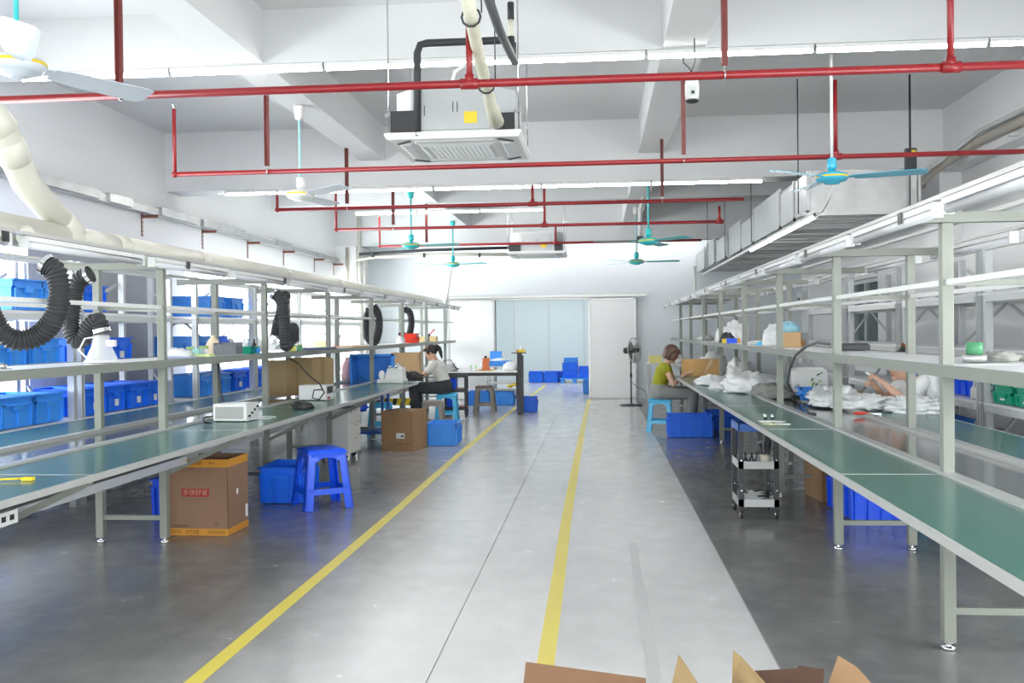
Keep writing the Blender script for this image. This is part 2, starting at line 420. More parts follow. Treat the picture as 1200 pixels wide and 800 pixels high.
# ------------------------------------------------------------------ floor tapes
def tape(pts, w, label, crossing=False):
    mb = MB(); vs = []
    for i, p in enumerate(pts):
        a = Vector(pts[max(0, i - 1)]); b = Vector(pts[min(len(pts) - 1, i + 1)]); d = (b - a).normalized(); nrm = Vector((-d.y, d.x))
        for s_ in (1, -1):
            for z in (.0002, .0012): q = Vector(p) + nrm * s_ * w / 2; vs.append((q.x, q.y, z))
    fs = []
    for i in range(len(pts) - 1):
        o = i * 4; fs += [(o + 1, o + 3, o + 7, o + 5), (o, o + 1, o + 5, o + 4), (o + 2, o + 6, o + 7, o + 3), (o, o + 4, o + 6, o + 2)]
    mb.add(vs, fs); fs2 = len(pts) * 4
    return solo('floor_tape', mb, mat('yellow_tape', (.82, .68, .10), .4, var=.06), label, 'tape')
tape([(-1.66, 2.0), (-1.64, 3.74), (-1.61, 6), (-1.60, 7.4), (-1.60, 11), (-1.56, 15.5), (-1.48, 19.8), (-1.38, 25)], .075, 'yellow tape line along the left side of the gangway')
tape([(-.24, 2.0), (-.235, 4.05), (-.24, 5.6), (-.25, 7.44), (-.245, 10), (-.235, 13), (-.215, 17), (-.20, 19.7)], .075, 'yellow tape line down the middle of the gangway to the doorway')
# thin pale wear strip on the gangway right of the middle tape
solo('floor_tape', MB().box(.185, .235, 3.2, 6.4, .0002, .0008), mat('clear_worn_tape', (.56, .56, .56), .3, var=.05), 'short pale grey tape strip right of the middle yellow line', 'tape')

# ================================================================== OVERHEAD
def tube_lamp(name, L_, label, loc, rz, group, lit=True, cat='tube light'):
    t = thing(name, label, cat, loc, rz, group)
    part('housing', MB().prism([(0, -.03, .03), (0, .03, .03), (0, .036, .0), (0, -.036, .0)], (L_, 0, 0)), M_WHITE, t)
    part('tube', MB().cyl((.012, 0, -.011), (L_ - .012, 0, -.011), .014, 8), M_TUBE if lit else M_TUBEOFF, t)
    for x in (0, L_ - .012): part('end_cap', MB().box(x, x + .012, -.02, .02, -.026, .028), M_LGREY, t)
    return t
ords = ['first', 'second', 'third', 'fourth', 'fifth', 'sixth', 'seventh', 'eighth', 'ninth', 'tenth', 'eleventh', 'twelfth']
for row, (y, z, x0, nn, st, nm) in enumerate(((7.165, 3.413, -4.45, 7, 1.207, 'row nearest the air conditioner'),
        (11.34, 3.108, -4.48, 5, 1.28, 'row under the second beam'), (15.05, 3.30, -3.82, 3, 1.0, 'short far row'),
        (19.35, 3.30, -3.7, 5, 1.22, 'hidden row washing the far wall'),
        (-.6, 3.413, -4.45, 7, 1.207, 'rearmost row'))):
    for k in range(nn):
        tube_lamp('tube_light', st - .012, 'lit tube light, %s from the left, %s' % (ords[k], nm), (x0 + k * st, y, z), 0, 'ceiling tube lights, ' + nm)
# lamp rail under the duct
yy = 9.35
for k in range(3):
    tube_lamp('tube_light', 1.26, 'lit tube light under the left edge of the metal duct, %s from the near end' % ords[k], (2.06, yy + k * 1.3, 2.46), R(90), 'tube lights under the duct')
solo('lamp_rail', MB().box(2.045, 2.075, 13.3, 19.3, 2.46, 2.49), M_WHITE, 'unlit white lamp rail running to the far end under the duct', 'rail')
solo('power_cable', MB().tube([(1.9, 7.92, 2.56), (1.93, 8.3, 2.46), (2.0, 8.8, 2.44), (2.06, 9.3, 2.47)], .012), M_WHITE, 'white cable hanging from the blue fan to the duct lights', 'cable')

# sprinkler pipes
PZ = 2.785
def pipe_run(y, x0, x1, left_up, hangers, risers, label, r=.021):
    t = thing('sprinkler_pipe', label, 'pipe', (0, y, PZ))
    part('main_pipe', MB().cyl((x0, 0, 0), (x1, 0, 0), r, 10), M_RED, t)
    if left_up:
        part('riser', MB().cyl((x0, 0, 0), (x0, 0, left_up), r * .8, 8), M_RED, t)
        part('elbow', MB().ell((x0, 0, 0), r * 1.35, r * 1.35, r * 1.35), M_RED, t)
        part('sprinkler_head', MB().lathe([(.004, 0), (.012, .01), (.006, .03), (.02, .034), (.02, .038)], (x0, 0, left_up), 8), M_CHROME, t)
    for hx in hangers:
        h = part('hanger', MB().box(hx - .018, hx + .018, -.004, .004, .05, SLAB - PZ - .002).box(hx - .018, hx - .012, -.03, .004, .05, SLAB - PZ - .002), M_DKRED, t)
        part('clip', MB().tube([(hx, (r + .005) * math.sin(a), (r + .005) * math.cos(a)) for a in [i * math.pi / 4 for i in range(9)]], .004, 6).box(hx - .004, hx + .004, -.003, .003, r, .06), M_CHROME, h)
    for (hx, h_) in risers:
        part('riser', MB().cyl((hx, 0, 0), (hx, 0, h_), r * .8, 8), M_RED, t)
        tee = MB(); tee.cyl((hx - .05, 0, 0), (hx + .05, 0, 0), r * 1.35, 10).cyl((hx, 0, 0), (hx, 0, .05), r * 1.2, 10); part('tee', tee, M_RED, t)
    return t
pipe_run(5.36, -5.0, 3.95, 0, [float(onY(141, 90, 5.36).x), float(onY(849, 60, 5.36).x), -4.6], [(onY(550, 90, 5.36).x, .32), (onY(1114, 60, 5.36).x, .75)], 'nearest red sprinkler pipe crossing the whole hall above the air conditioner', .023)
pipe_run(8.03, onY(205, 205, 8.03).x, 3.95, .56, [onY(313, 150, 8.03).x, onY(801, 160, 8.03).x], [(onY(979, 150, 8.03).x, .62)], 'second red sprinkler pipe passing behind the air conditioner panel')
pipe_run(10.5, onY(325, 247, 10.5).x, onY(872, 234, 10.5).x, .18, [onY(407, 230, 10.5).x, onY(776, 225, 10.5).x], [(onY(624, 230, 10.5).x, .2)], 'third red sprinkler pipe, above the small far ceiling unit')
pipe_run(12.65, onY(394, 272, 12.65).x, onY(847, 262, 12.65).x, .5, [onY(461, 250, 12.65).x, onY(760, 240, 12.65).x], [(onY(638, 250, 12.65).x, .52), (onY(843, 245, 12.65).x, .2)], 'fourth red sprinkler pipe, just touching the top of the far ceiling unit')
pipe_run(15.2, onY(445, 290, 15.2).x, onY(822, 283, 15.2).x, .47, [onY(500, 270, 15.2).x], [(onY(651, 265, 15.2).x, .3)], 'farthest red sprinkler pipe, just under the far beam', .02)

# ceiling fans
def ceiling_fan(label, loc, angs, top, m_rod, m_body, m_blade, canopy=True, blade_pitch=8, L_=.7, tilt=0):
    t = thing('ceiling_fan', label, 'ceiling fan', loc, 0, 'ceiling fans')
    part('rod', MB().cyl((0, 0, .08), (0, 0, top), .012, 8), m_rod, t)
    part('motor_housing', MB().lathe([(.02, .05), (.08, .046), (.118, .03), (.127, .01), (.125, -.008), (.10, -.028), (.062, -.034), (.055, -.046), (.01, -.048)], n=24), m_body, t)
    part('trim_ring', MB().lathe([(.127, .004), (.129, .01), (.127, .018)], n=24), M_YELLOW, t)
    part('lower_cup', MB().lathe([(.016, .165), (.036, .158), (.040, .085), (.036, .08), (.018, .05)], n=14), m_body, t)
    if canopy: part('ceiling_canopy', MB().lathe([(.014, top - .13), (.04, top - .12), (.05, top - .03), (.045, top)], n=14), m_rod if m_rod is not M_PALEBLUE else M_WHITE, t)
    for a in angs:
        c, s_ = math.cos(R(a)), math.sin(R(a)); M = Matrix.Rotation(R(a), 4, 'Z') @ Matrix.Translation((0, 0, 0)) @ Matrix.Rotation(R(blade_pitch), 4, 'X')
        b = MB(); w0, w1 = .052, .078
        pts = [(.17, -w0), (.30, -w1 * .85), (L_ - .04, -w1), (L_, -w1 * .8), (L_ + .01, w1 * .7), (L_ - .03, w1), (.30, w1 * .9), (.17, w0)]
        b.prism([M @ Vector((x, y, .0)) for x, y in pts], M.to_3x3() @ Vector((0, 0, .004)))
        bl = part('blade', b, m_blade, t)
        part('blade_iron', MB().prism([M @ Vector(q) for q in ((.09, -.02, .004), (.2, -.035, .004), (.23, 0, .004), (.2, .035, .004), (.09, .02, .004))], M.to_3x3() @ Vector((0, 0, .005))), m_body, bl)
    return t
ceiling_fan('large white ceiling fan cut by the top left edge, nearest of all the fans', onX(20, 78, -2.65), (-57, 63, 183), LB - 2.66, M_TEAL, M_FANW, M_FANW, blade_pitch=-14)
f2 = onX(352, 229, -2.65)
ceiling_fan('white ceiling fan on a pale blue rod, left of the near air conditioner', f2, (-40, 200, 80), LB - f2.z, M_PALEBLUE, M_WHITE, M_FANW, blade_pitch=-9)
for (px, py, X, ang, lab) in ((482, 288, -2.65, (-8, 112, 232), 'teal ceiling fan on the left, hanging in front of the farthest one there'), (531, 310, -2.65, (-25, 95, 215), 'farthest teal ceiling fan on the left, before the bright far wall'),
        (760, 283, .65, (-50, 190, 70), 'teal ceiling fan on the right with its motor on the longer rod'), (746, 307, .65, (-8, 128, 232), 'farthest teal ceiling fan on the right, before the bright far wall')):
    p = onX(px, py, X); ceiling_fan(lab, p, ang, LB - p.z, M_TEAL if X < 0 or py < 290 else M_PALEBLUE, M_TEAL, M_TEAL, blade_pitch=-6)
p = onY(975, 209, 7.9)
ceiling_fan('sky blue ceiling fan on a white rod, over the right bench line', p, (-20, 220, 100), SLAB - p.z, M_WHITE, M_TEALB, M_TEALB, blade_pitch=-7)

# air conditioning cassettes
def cassette(label, c, full):
    t = thing('air_conditioner', label, 'air conditioner', c, 0, 'ceiling cassette air conditioners')
    W = .475
    b = MB(); b.prism([(x * .42, y * .42, .05) for x, y in ((-1, -.7), (-.7, -1), (.7, -1), (1, -.7), (1, .7), (.7, 1), (-.7, 1), (-1, .7))], (0, 0, .31)); body = part('casing', b, M_GALVW, t)
    part('access_panel', MB().box(-.24, .26, -.435, -.42, .07, .35), mat('zinc_panel', (.46, .47, .48), .45, metal=.3), body)
    part('warning_label', MB().box(.08, .17, -.439, -.435, .11, .19), M_YELLOW, body)
    for sx, z0 in ((.0, .19), (.03, .19), (-.2, .17)): part('slot', MB().box(sx, sx + .006, -.437, -.435, z0, z0 + .07), M_DARKMETAL, body)
    part('control_box', MB().box(-.43, -.25, -.47, -.42, .055, .2), M_BLACK, t)
    part('control_box', MB().box(.3, .43, -.46, -.42, .055, .17), M_BLACK, t)
    pn = MB(); pn.taper((-.455, .455, -.455, .455), (-W, W, -W, W), .006, .03).box(-W, W, -W, W, .03, .05); pan = part('fascia', pn, M_WHITE, t)
    r_ = MB(); r_.taper((-.25, .25, -.25, .25), (-.28, .28, -.28, .28), -.006, .006); gr = part('intake_grille', r_, M_LGREY, pan)
    g = MB()
    for i in range(14): x = -.22 + i * .034; g.box(x, x + .006, -.22, .22, -.010, -.006).box(-.22, .22, x, x + .006, -.010, -.006)
    o = part('grille_bars', g, M_LGREY, pan, kind='stuff')
    for k in range(4):
        M = Matrix.Rotation(R(90 * k), 4, 'Z'); part('air_flap', MB().taper((-.27, .27, .335, .385), (-.29, .29, .315, .41), -.004, .006, M), M_LGREY, pan)
    for k in range(4):
        M = Matrix.Rotation(R(90 * k), 4, 'Z')
        part('outlet_slot', MB().prism([M @ Vector(q) for q in ((.30, .40, .004), (.40, .30, .004), (.415, .32, .004), (.32, .415, .004))], (0, 0, -.006)), M_DARKMETAL, pan)
    for sx in (-1, 1):
        for sy in (-1, 1): part('hanging_rod', MB().cyl((sx * .455, sy * .40, .05), (sx * .455, sy * .40, SLAB - c[2]), .006, 6), M_CHROME, t)
        part('mounting_ear', MB().box(sx * .42, sx * .48, -.42, -.38, .18, .2) if sx > 0 else MB().box(-.48, -.42, -.42, -.38, .18, .2), M_CHROME, t)
    return t
cassette('large ceiling cassette air conditioner with a yellow label, hanging near the camera', (-.985, 7.05, 2.73), True)
cassette('small-looking ceiling cassette air conditioner far down the hall', (-.98, 15.9, 2.63), False)
# refrigerant and drain pipes of the near unit
a, b, c, d = onY(489, 160, 6.6), onY(489, 51, 6.6), onY(597, 47, 6.6), onY(597, 60, 6.6)
solo('refrigerant_pipe', MB().tube([a, a.lerp(b, .9), b + Vector((.02, 0, -.01)), b + Vector((.07, 0, .0)), c + Vector((0, 0, 0)), c + Vector((.02, .02, -.02)), c + Vector((.02, .02, -.12))], .026, 10), M_BLACKR, 'black insulated pipe bent squarely from the near air conditioner', 'pipe')
solo('refrigerant_pipe', MB().tube([onY(568, -14, 5.2), onY(585, 35, 5.8), onY(603, 72, 6.4)], .028, 10), mat('dark_grey_foam', (.09, .095, .10), .6), 'dark grey foam pipe coming down obliquely beside the wrapped drain', 'pipe')
t = thing('drain_pipe', 'cream wrapped drain pipe sloping down to the near air conditioner', 'pipe', (0, 0, 0))
pts = [onY(546, -12, 4.6), onY(552, 20, 5.0), onY(560, 60, 5.4), onY(570, 100, 5.9), onY(575, 122, 6.15), onY(582, 143, 6.4)]
part('wrapped_tube', MB().tube(pts, [.036, .036, .034, .034, .04, .05], 12), M_INSUL, t)
for q in (pts[1], pts[3]):
    part('pipe_clamp', MB().tube([q + Vector((.05 * math.cos(i * math.pi / 5), 0, .05 * math.sin(i * math.pi / 5))) for i in range(11)], .006, 6).cyl(q + Vector((.055, 0, .02)), Vector((q.x + .055, q.y, SLAB - .002)), .004, 6), M_DARKMETAL, t)
solo('cable_loop', MB().tube([onY(562, 75, 6.9), onY(545, 76, 6.9), onY(533, 84, 6.9), onY(530, 96, 6.9), onY(536, 106, 6.9)], .014, 8), M_WHITE, 'white flexible conduit looped behind the drain pipe', 'cable')
t = thing('pipe_stub', 'short upright pipe with black and cream sections, above the near air conditioner', 'pipe')
q = onY(599, 60, 6.5)
part('foam_sleeve', MB().cyl((q.x, 6.5, onY(600, 3, 6.5).z), (q.x, 6.5, onY(600, 23, 6.5).z), .022, 10), M_BLACKR, t)
part('bare_pipe', MB().cyl((q.x, 6.5, onY(600, 22, 6.5).z), (q.x, 6.5, onY(600, 44, 6.5).z), .016, 10), M_INSUL, t)
part('foam_sleeve', MB().cyl((q.x, 6.5, onY(600, 43, 6.5).z), (q.x, 6.5, onY(600, 66, 6.5).z), .024, 10), M_BLACKR, t)
# wifi camera hanging by its wires
q = onY(811, 106, 6.9)
t = thing('security_camera', 'white pill-shaped camera hanging by its wires below the nearest lights', 'camera', q)
part('body', MB().lathe([(.02, -.085), (.045, -.07), (.05, -.03), (.05, .04), (.042, .075), (.02, .085)], n=16), M_WHITE, t)
part('base', MB().lathe([(.02, -.09), (.046, -.082), (.049, -.068)], n=16), M_DARKMETAL, t)
part('lens_window', MB().box(-.02, .022, -.056, -.044, -.045, .02), M_LGREY, t); part('lens', MB().cyl((0, -.056, -.025), (0, -.064, -.025), .012), M_BLACK, t)
part('wire', MB().tube([(0, 0, .08), (.0, 0, .14), (.02, 0, .2), (.02, 0, .62)], .004, 6).tube([(0, 0, .12), (-.02, 0, .16), (-.06, 0, .2), (-.06, 0, .25)], .004, 6), M_DARKMETAL, t)

# metal air duct along the right
t = thing('air_duct', 'long galvanised air duct hung under the ceiling along the right side', 'duct')
segs = [(9.75, 10.4, 2.07, .0), (10.4, 11.2, 2.07, 0), (11.2, 13.1, 2.07, -.13), (13.1, 14.2, 2.07, .04), (14.2, 15.6, 2.07, .0), (15.6, 17.0, 2.04, .0), (17.0, 18.3, 2.02, 0), (18.3, 19.85, 2.0, 0)]
for i, (y0, y1, x, dz) in enumerate(segs):
    part('duct_section', MB().box(x + .03, 3.12, y0 + .01, y1 - .01, 2.56, 2.90 + (.05 if i < 3 else 0)), M_GALV, t)
    part('side_panel', MB().box(x + .01, x + .03, y0 + .02, y1 - .02, 2.55, 2.91 + (.08 if i in (2, 4, 6) else 0)), M_GALVW, t)
    part('flange', MB().box(x - .01, 3.15, y0 - .015, y0 + .015, 2.53, 2.56).box(x - .01, x + .015, y0 - .015, y0 + .015, 2.53, 2.95).box(3.125, 3.15, y0 - .015, y0 + .015, 2.53, 2.93), M_GALV, t)
    for k in range(3):
        yk = y0 + (y1 - y0) * (k + .5) / 3
        part('stiffener', MB().box(x + .03, 3.12, yk - .02, yk + .02, 2.545, 2.56), M_GALV, t)
for (px, ytop) in ((935, 105), (1066, 100)):
    q = onY(px, 180, 9.72); part('hanging_rod', MB().cyl((q.x, 9.72, 2.52), (q.x, 9.72, SLAB), .006, 6), M_DARKMETAL, t)
part('bearer', MB().box(2.0, 3.25, 9.68, 9.74, 2.50, 2.53), M_GALV, t)
for y in (12.8, 15.4, 17.8): part('hanging_rod', MB().cyl((2.0, y, 2.52), (2.0, y, SLAB), .005, 6), M_DARKMETAL, t)
q = onY(1067, 186, 9.7)
t = thing('duct_control_box', 'small metal box with a yellow label fixed above the duct end', 'box', q)
part('casing', MB().box(-.05, .05, -.03, .03, -.12, .1), M_DARKMETAL, t); part('label', MB().box(.0, .04, -.034, -.03, .03, .08), M_YELLOW, t)
part('rod', MB().cyl((0, 0, .1), (0, 0, SLAB - q.z), .007, 6), M_DARKMETAL, t)
t = thing('wrapped_conduit', 'bundle of grey-brown wrapped conduits sloping down the right wall to the duct', 'conduit')
cp = [(3.86, 4.0, 3.2), (3.86, 9.22, 3.26), (3.85, 10.6, 3.28), (3.80, 11.2, 3.10)]
part('conduit', MB().tube([(3.85, 3.8, 3.20), (3.85, 9.2, 3.25), (3.85, 10.2, 3.27), (3.75, 10.9, 3.15), (3.5, 11.0, 2.95), (3.3, 10.8, 2.75), (3.14, 10.5, 2.7)], .045, 10), mat('grey_brown_wrap', (.38, .35, .31), .7, var=.2, scale=9, bump=.4), t)
part('conduit', MB().tube([(3.83, 3.8, 3.29), (3.83, 9.2, 3.34), (3.82, 10.0, 3.35), (3.7, 10.8, 3.18), (3.45, 10.85, 3.02), (3.2, 10.5, 2.84)], .025, 8), M_GREY, t)
for y in (5.2, 6.6, 8.0, 9.3): part('bracket', MB().box(3.8, 3.9, y - .02, y + .02, 3.15, 3.18), M_GREY, t)

# cable tray and brackets on the left wall
t = thing('cable_tray', 'galvanised cable tray running along the left wall above the windows', 'cable tray')
part('tray', MB().box(WALL_L + .002, WALL_L + .10, 2.0, 18.8, 2.80, 2.88), M_GALV, t)
for y0, y1 in ((7.9, 9.5), (9.7, 10.2), (10.9, 12.0), (12.1, 13.6), (15.0, 15.7)): part('tray_cover', MB().box(WALL_L + .01, WALL_L + .13, y0, y1, 2.885, 2.90).box(WALL_L + .10, WALL_L + .13, y0, y1, 2.81, 2.885), M_GALV, t)
for i, y in enumerate((10.65, 12.35, 14.0, 15.65, 17.4, 18.7)):
    M = Matrix.Translation((WALL_L + .002, y, 2.78))
    t = thing('wall_bracket', 'rust-brown slotted angle bracket on the left wall, %s from the near end' % ords[i], 'bracket', M.translation, 0, 'slotted brackets under the cable tray')
    part('upright', MB().box(0, .006, -.02, .02, -.24, .018), M_RUST, t); part('arm', MB().box(.0, .2, -.02, .02, -.006, .0).box(.0, .2, -.02, -.014, -.035, .0), M_RUST, t)
    for k in range(4): part('slot', MB().box(.006, .008, -.006, .006, -.22 + .05 * k, -.19 + .05 * k), M_PAPER, t)

# conduits in the far left corner and along the far wall
t = thing('corner_conduit', 'upright conduits on the pillar in the far left corner', 'conduit')
part('conduit', MB().cyl((-4.7, 18.8, 1.0), (-4.7, 18.8, 3.7), .035, 8), M_PVC, t)
part('conduit', MB().cyl((-4.95, 18.8, 2.2), (-4.95, 18.8, 3.9 - .8), .03, 8), mat('brownish_pipe', (.42, .38, .33), .6), t)
part('conduit', MB().cyl((-4.6, 18.8, .8), (-4.6, 18.8, 3.05), .018, 8), M_PVC, t)
part('junction_box', MB().box(-4.66, -4.56, 18.74, 18.8, 2.1, 2.2), M_BLACK, t)
a1, b1 = onY(421, 298, 18.7), onY(600, 290, 18.7)
t = thing('wall_pipe', 'black pipe with a cream conduit below it crossing the far wall on the left', 'pipe')
part('black_pipe', MB().tube([a1, onY(500, 293, 18.7), b1], .03, 8), M_BLACKR, t)
part('cream_conduit', MB().tube([onY(413, 330, 18.7), onY(416, 305, 18.7), onY(440, 301, 18.7), onY(520, 298, 18.7), onY(600, 298, 18.7)], .032, 8), M_PVC, t)
for px in (437, 497, 562): q = onY(px, 299, 18.64); part('clip', MB().box(q.x - .02, q.x + .02, q.y - .02, q.y + .02, q.z - .04, q.z + .04), M_BLACK, t)
solo('drop_pipe', MB().tube([onY(529, 312, 17.6), onY(524, 345, 18.4), onY(522, 402, 18.7)], .025, 8), M_WHITE, 'thin white pipe leaning down from the far left fan to the bench end', 'pipe')
solo('drop_pipe', MB().tube([onY(814, 312, 17.7), onY(815, 352, 17.7)], .028, 8), M_WHITE, 'short white pipe below the far end of the duct', 'pipe')
# pale upright conduit near the far right fans
t = thing('junction_conduit', 'white conduit with a small box, dropping between the far right fans', 'conduit')
q = onY(750, 262, 15); part('conduit', MB().tube([onY(757, 222, 15), onY(750, 245, 15), onY(750, 283, 15)], .03, 8), M_WHITE, t)
part('box', MB().box(q.x - .05, q.x + .05, 14.95, 15.05, 2.74, 2.84), M_DARKMETAL, t)

# ================================================================== BENCH LINES
struct('ceiling_beyond', MB().box(-4.3, 1.3, 20.05, 27.7, 3.2, 3.3), M_CEIL)

def bench_module(s, L_, fw_, G, bw_, label, group, front=True, lamps=False):
    """one section of an assembly bench; origin under the aisle-side post; +x*s points away from the aisle"""
    t = thing('assembly_bench', label, 'workbench', (0, 0, 0), 0, group)
    def bx(mb, x0, x1, *a):
        x0, x1 = sorted((x0 * s, x1 * s)); return mb.box(x0, x1, *a)
    T = .76
    if front:
        part('front_board', bx(MB(), -fw_, -.03, .004, L_ - .004, T - .02, T), M_BENCH, t)
        part('edge_strip', bx(MB(), -fw_ - .012, -fw_, 0, L_, T - .028, T + .002), M_ALU, t)
        part('end_strip', bx(MB(), -fw_, -.03, -.004, .004, T - .02, T + .001), M_ALU, t)
        br = MB(); br.bar((-.0, .03, T - .30), ((-fw_ + .05) * s, .03, T - .045), .03, .03)
        part('brace', br, M_FRAME, t)
        part('board_arm', bx(MB(), -fw_ + .03, 0, .01, .05, T - .05, T - .02), M_FRAME, t)
        part('board_arm', bx(MB(), -fw_ + .03, 0, L_ / 2, L_ / 2 + .04, T - .05, T - .02), M_FRAME, t)
    part('back_board', bx(MB(), G + .03, G + bw_, .004, L_ - .004, T - .02, T), M_BENCH, t)
    part('edge_strip', bx(MB(), G + bw_, G + bw_ + .012, 0, L_, T - .028, T + .002), M_ALU, t)
    part('belt', bx(MB(), .028, G - .028, 0, L_, T - .03, T - .012), M_BELT, t)
    part('belt_guide', bx(MB(), -.03, .026, 0, L_, T - .03, T + .012), M_ALU, t)
    part('belt_guide', bx(MB(), G - .026, G + .03, 0, L_, T - .03, T + .012), M_ALU, t)
    part('side_rail', bx(MB(), -.012, .028, .03, L_ - .03, T - .10, T - .03), M_FRAME, t)
    part('side_rail', bx(MB(), G - .028, G + .012, .03, L_ - .03, T - .10, T - .03), M_FRAME, t)
    part('stringer', bx(MB(), .10 if s > 0 else -.0, .13 if s > 0 else .04, .05, L_ - .05, .50, .56), M_GREY, t)
    for x in (0, G):
        lg = part('leg', MB().box(x * s - .025, x * s + .025, -.025, .025, .035, T - .03), M_FRAME, t)
        part('foot', MB().lathe([(.027, 0), (.03, .004), (.03, .014), (.012, .018), (.012, .028), (.024, .03), (.024, .038)], (x * s, 0, 0), 12), M_CHROME, lg)
        p_ = part('post', MB().box(x * s - .024, x * s + .024, -.024, .024, T, 1.845), M_FRAME, t, bevel=.003)
    part('crossbar', bx(MB(), .025, G - .025, -.015, .015, .155, .185), M_FRAME, t)
    part('crossbar', bx(MB(), .025, G - .025, -.015, .015, .52, .55), M_FRAME, t)
    part('middle_crossbar', bx(MB(), .024, G - .024, -.012, .012, 1.575, 1.6), M_FRAME, t)
    part('top_arm', bx(MB(), -.19, G + .33, -.025, .025, 1.847, 1.892), M_FRAME, t)
    part('end_cap', bx(MB(), G + .33, G + .334, -.026, .026, 1.845, 1.894), M_DARKMETAL, t)
    part('end_cap', bx(MB(), -.194, -.19, -.026, .026, 1.845, 1.894), M_DARKMETAL, t)
    part('shelf', bx(MB(), -.02, G + .02, .024, L_ - .024, 1.215, 1.232), M_SHELF, t)
    part('shelf_rail', bx(MB(), -.045, -.024, -.02, L_ - .02, 1.185, 1.236), M_FRAME, t)
    part('shelf_rail', bx(MB(), G + .024, G + .045, -.02, L_ - .02, 1.185, 1.236), M_FRAME, t)
    for x in (0, G): part('middle_rail', bx(MB(), x - .01, x + .01, .024, L_ - .024, 1.578, 1.602), M_WHITE, t)
    for x in (-.165, G + .2): part('top_rail', bx(MB(), x - .02, x + .02, 0, L_, 1.893, 1.91), M_ALU, t)
    part('top_rail', bx(MB(), G / 2 - .015, G / 2 + .015, 0, L_, 1.893, 1.91), M_ALU, t)
    return t

def lamp_at(x, y, L_, label, grp):
    t = thing('rail_lamp', label, 'tube light', (x, y, 1.83), R(90), grp)
    part('housing', MB().box(0, L_, -.02, .02, .036, .060), M_WHITE, t)
    part('diffuser', MB().cyl((.01, 0, .018), (L_ - .01, 0, .018), .019, 10), M_TUBEOFF, t)
    part('end_cap', MB().box(-.01, .01, -.022, .022, -.002, .06), M_LGREY, t); part('end_cap', MB().box(L_ - .01, L_ + .01, -.022, .022, -.002, .06), M_LGREY, t)
    return t
# right line
RX, RG, RPITCH, RY0 = 1.5, .45, 1.92, 4.32
near = ['part cut off by the right edge', 'with the nearest bottom-to-top post', 'holding the green jar on its shelf', 'holding the small carton on its shelf']
mod = bench_module(1, RPITCH, .45, RG, .47, 'x', 'right assembly line', True)
mod.location = (RX, RY0 - RPITCH, 0); mod['label'] = 'right bench line section cut off by the right edge, nearest the camera'
rl = ['second right bench section, starting at the nearest tall post', 'third right bench section, under the clear-lidded heap and power cable', 'fourth right bench section, above the small black trolley', 'fifth right bench section, with the white bag heap, ending beside the seated woman']
for k in range(4): dup(mod, (RX, RY0 + k * RPITCH, 0), None, rl[k])
mod2 = bench_module(1, RPITCH, .45, RG, .47, 'right bench section without a front board, just beyond the woman in olive', 'right assembly line', False)
modx = bench_module(1, RPITCH, .45, RG, .47, 'right bench section whose short front board carries the amber carton', 'right assembly line', False)
modx.location = (RX, RY0 + 4 * RPITCH, 0)
part('front_board', MB().box(-.45, -.03, .004, 1.56, .74, .76), M_BENCH, modx); part('edge_strip', MB().box(-.462, -.45, 0, 1.57, .732, .762).box(-.462, -.03, 1.56, 1.57, .732, .762), M_ALU, modx)
mod2.location = (RX, RY0 + 5 * RPITCH, 0)
for k, l in ((6, 'right bench section without a front board, second from the far end'), (7, 'right bench section without a front board, at the far end')):
    dup(mod2, (RX, RY0 + k * RPITCH, 0), None, l)
# left line
LX, LG, LPITCH, LY0 = -2.93, .45, 2.01, 4.26
modl = bench_module(-1, LPITCH, .60, LG, .57, 'x', 'left assembly line', True)
modl.location = (LX, LY0 - LPITCH, 0); modl['label'] = 'left bench line section at the left edge, nearest the camera'
ll = ['second left bench section, ending at the nearest tall post on the left', 'left bench section with the perforated white power supply', 'left bench section with the smooth white power supply and black adapter', 'left bench section ending at the woman in white, above the filing cabinet']
for k in range(4): dup(modl, (LX, LY0 + k * LPITCH, 0), None, ll[k])
modl2 = bench_module(-1, LPITCH, .60, LG, .57, 'left bench section without a front board, holding the upright blue crate', 'left assembly line', False)
modl2.location = (LX, LY0 + 4 * LPITCH, 0)
for k, l in ((5, 'left bench section without a front board, beside the woman in white'), (6, 'left bench section without a front board, second from the far end')):
    dup(modl2, (LX, LY0 + k * LPITCH, 0), None, l)
modl3 = bench_module(-1, 1.1, .60, LG, .57, 'short left bench section at the far end', 'left assembly line', False)
modl3.location = (LX, LY0 + 7 * LPITCH, 0)
k = 0
for i in range(13):
    y = RY0 - 1.7 + i * 1.32
    lamp_at(RX - .165, y, 1.2, 'unlit tube lamp over the right line\'s aisle side, %s from the camera' % (ords[i] if i < 12 else 'last'), 'aisle-side lamps of the right line')
for i in range(9):
    lamp_at(RX + RG + .2, RY0 - .6 + i * 1.5, 1.2, 'unlit tube lamp over the right line\'s wall side, %s from the camera' % ords[i], 'wall-side lamps of the right line')
for i in range(12):
    lamp_at(LX + .165, LY0 - 1.15 + i * 1.34, 1.2, 'unlit tube lamp over the left line\'s aisle side, %s from the camera' % ords[i], 'aisle-side lamps of the left line')
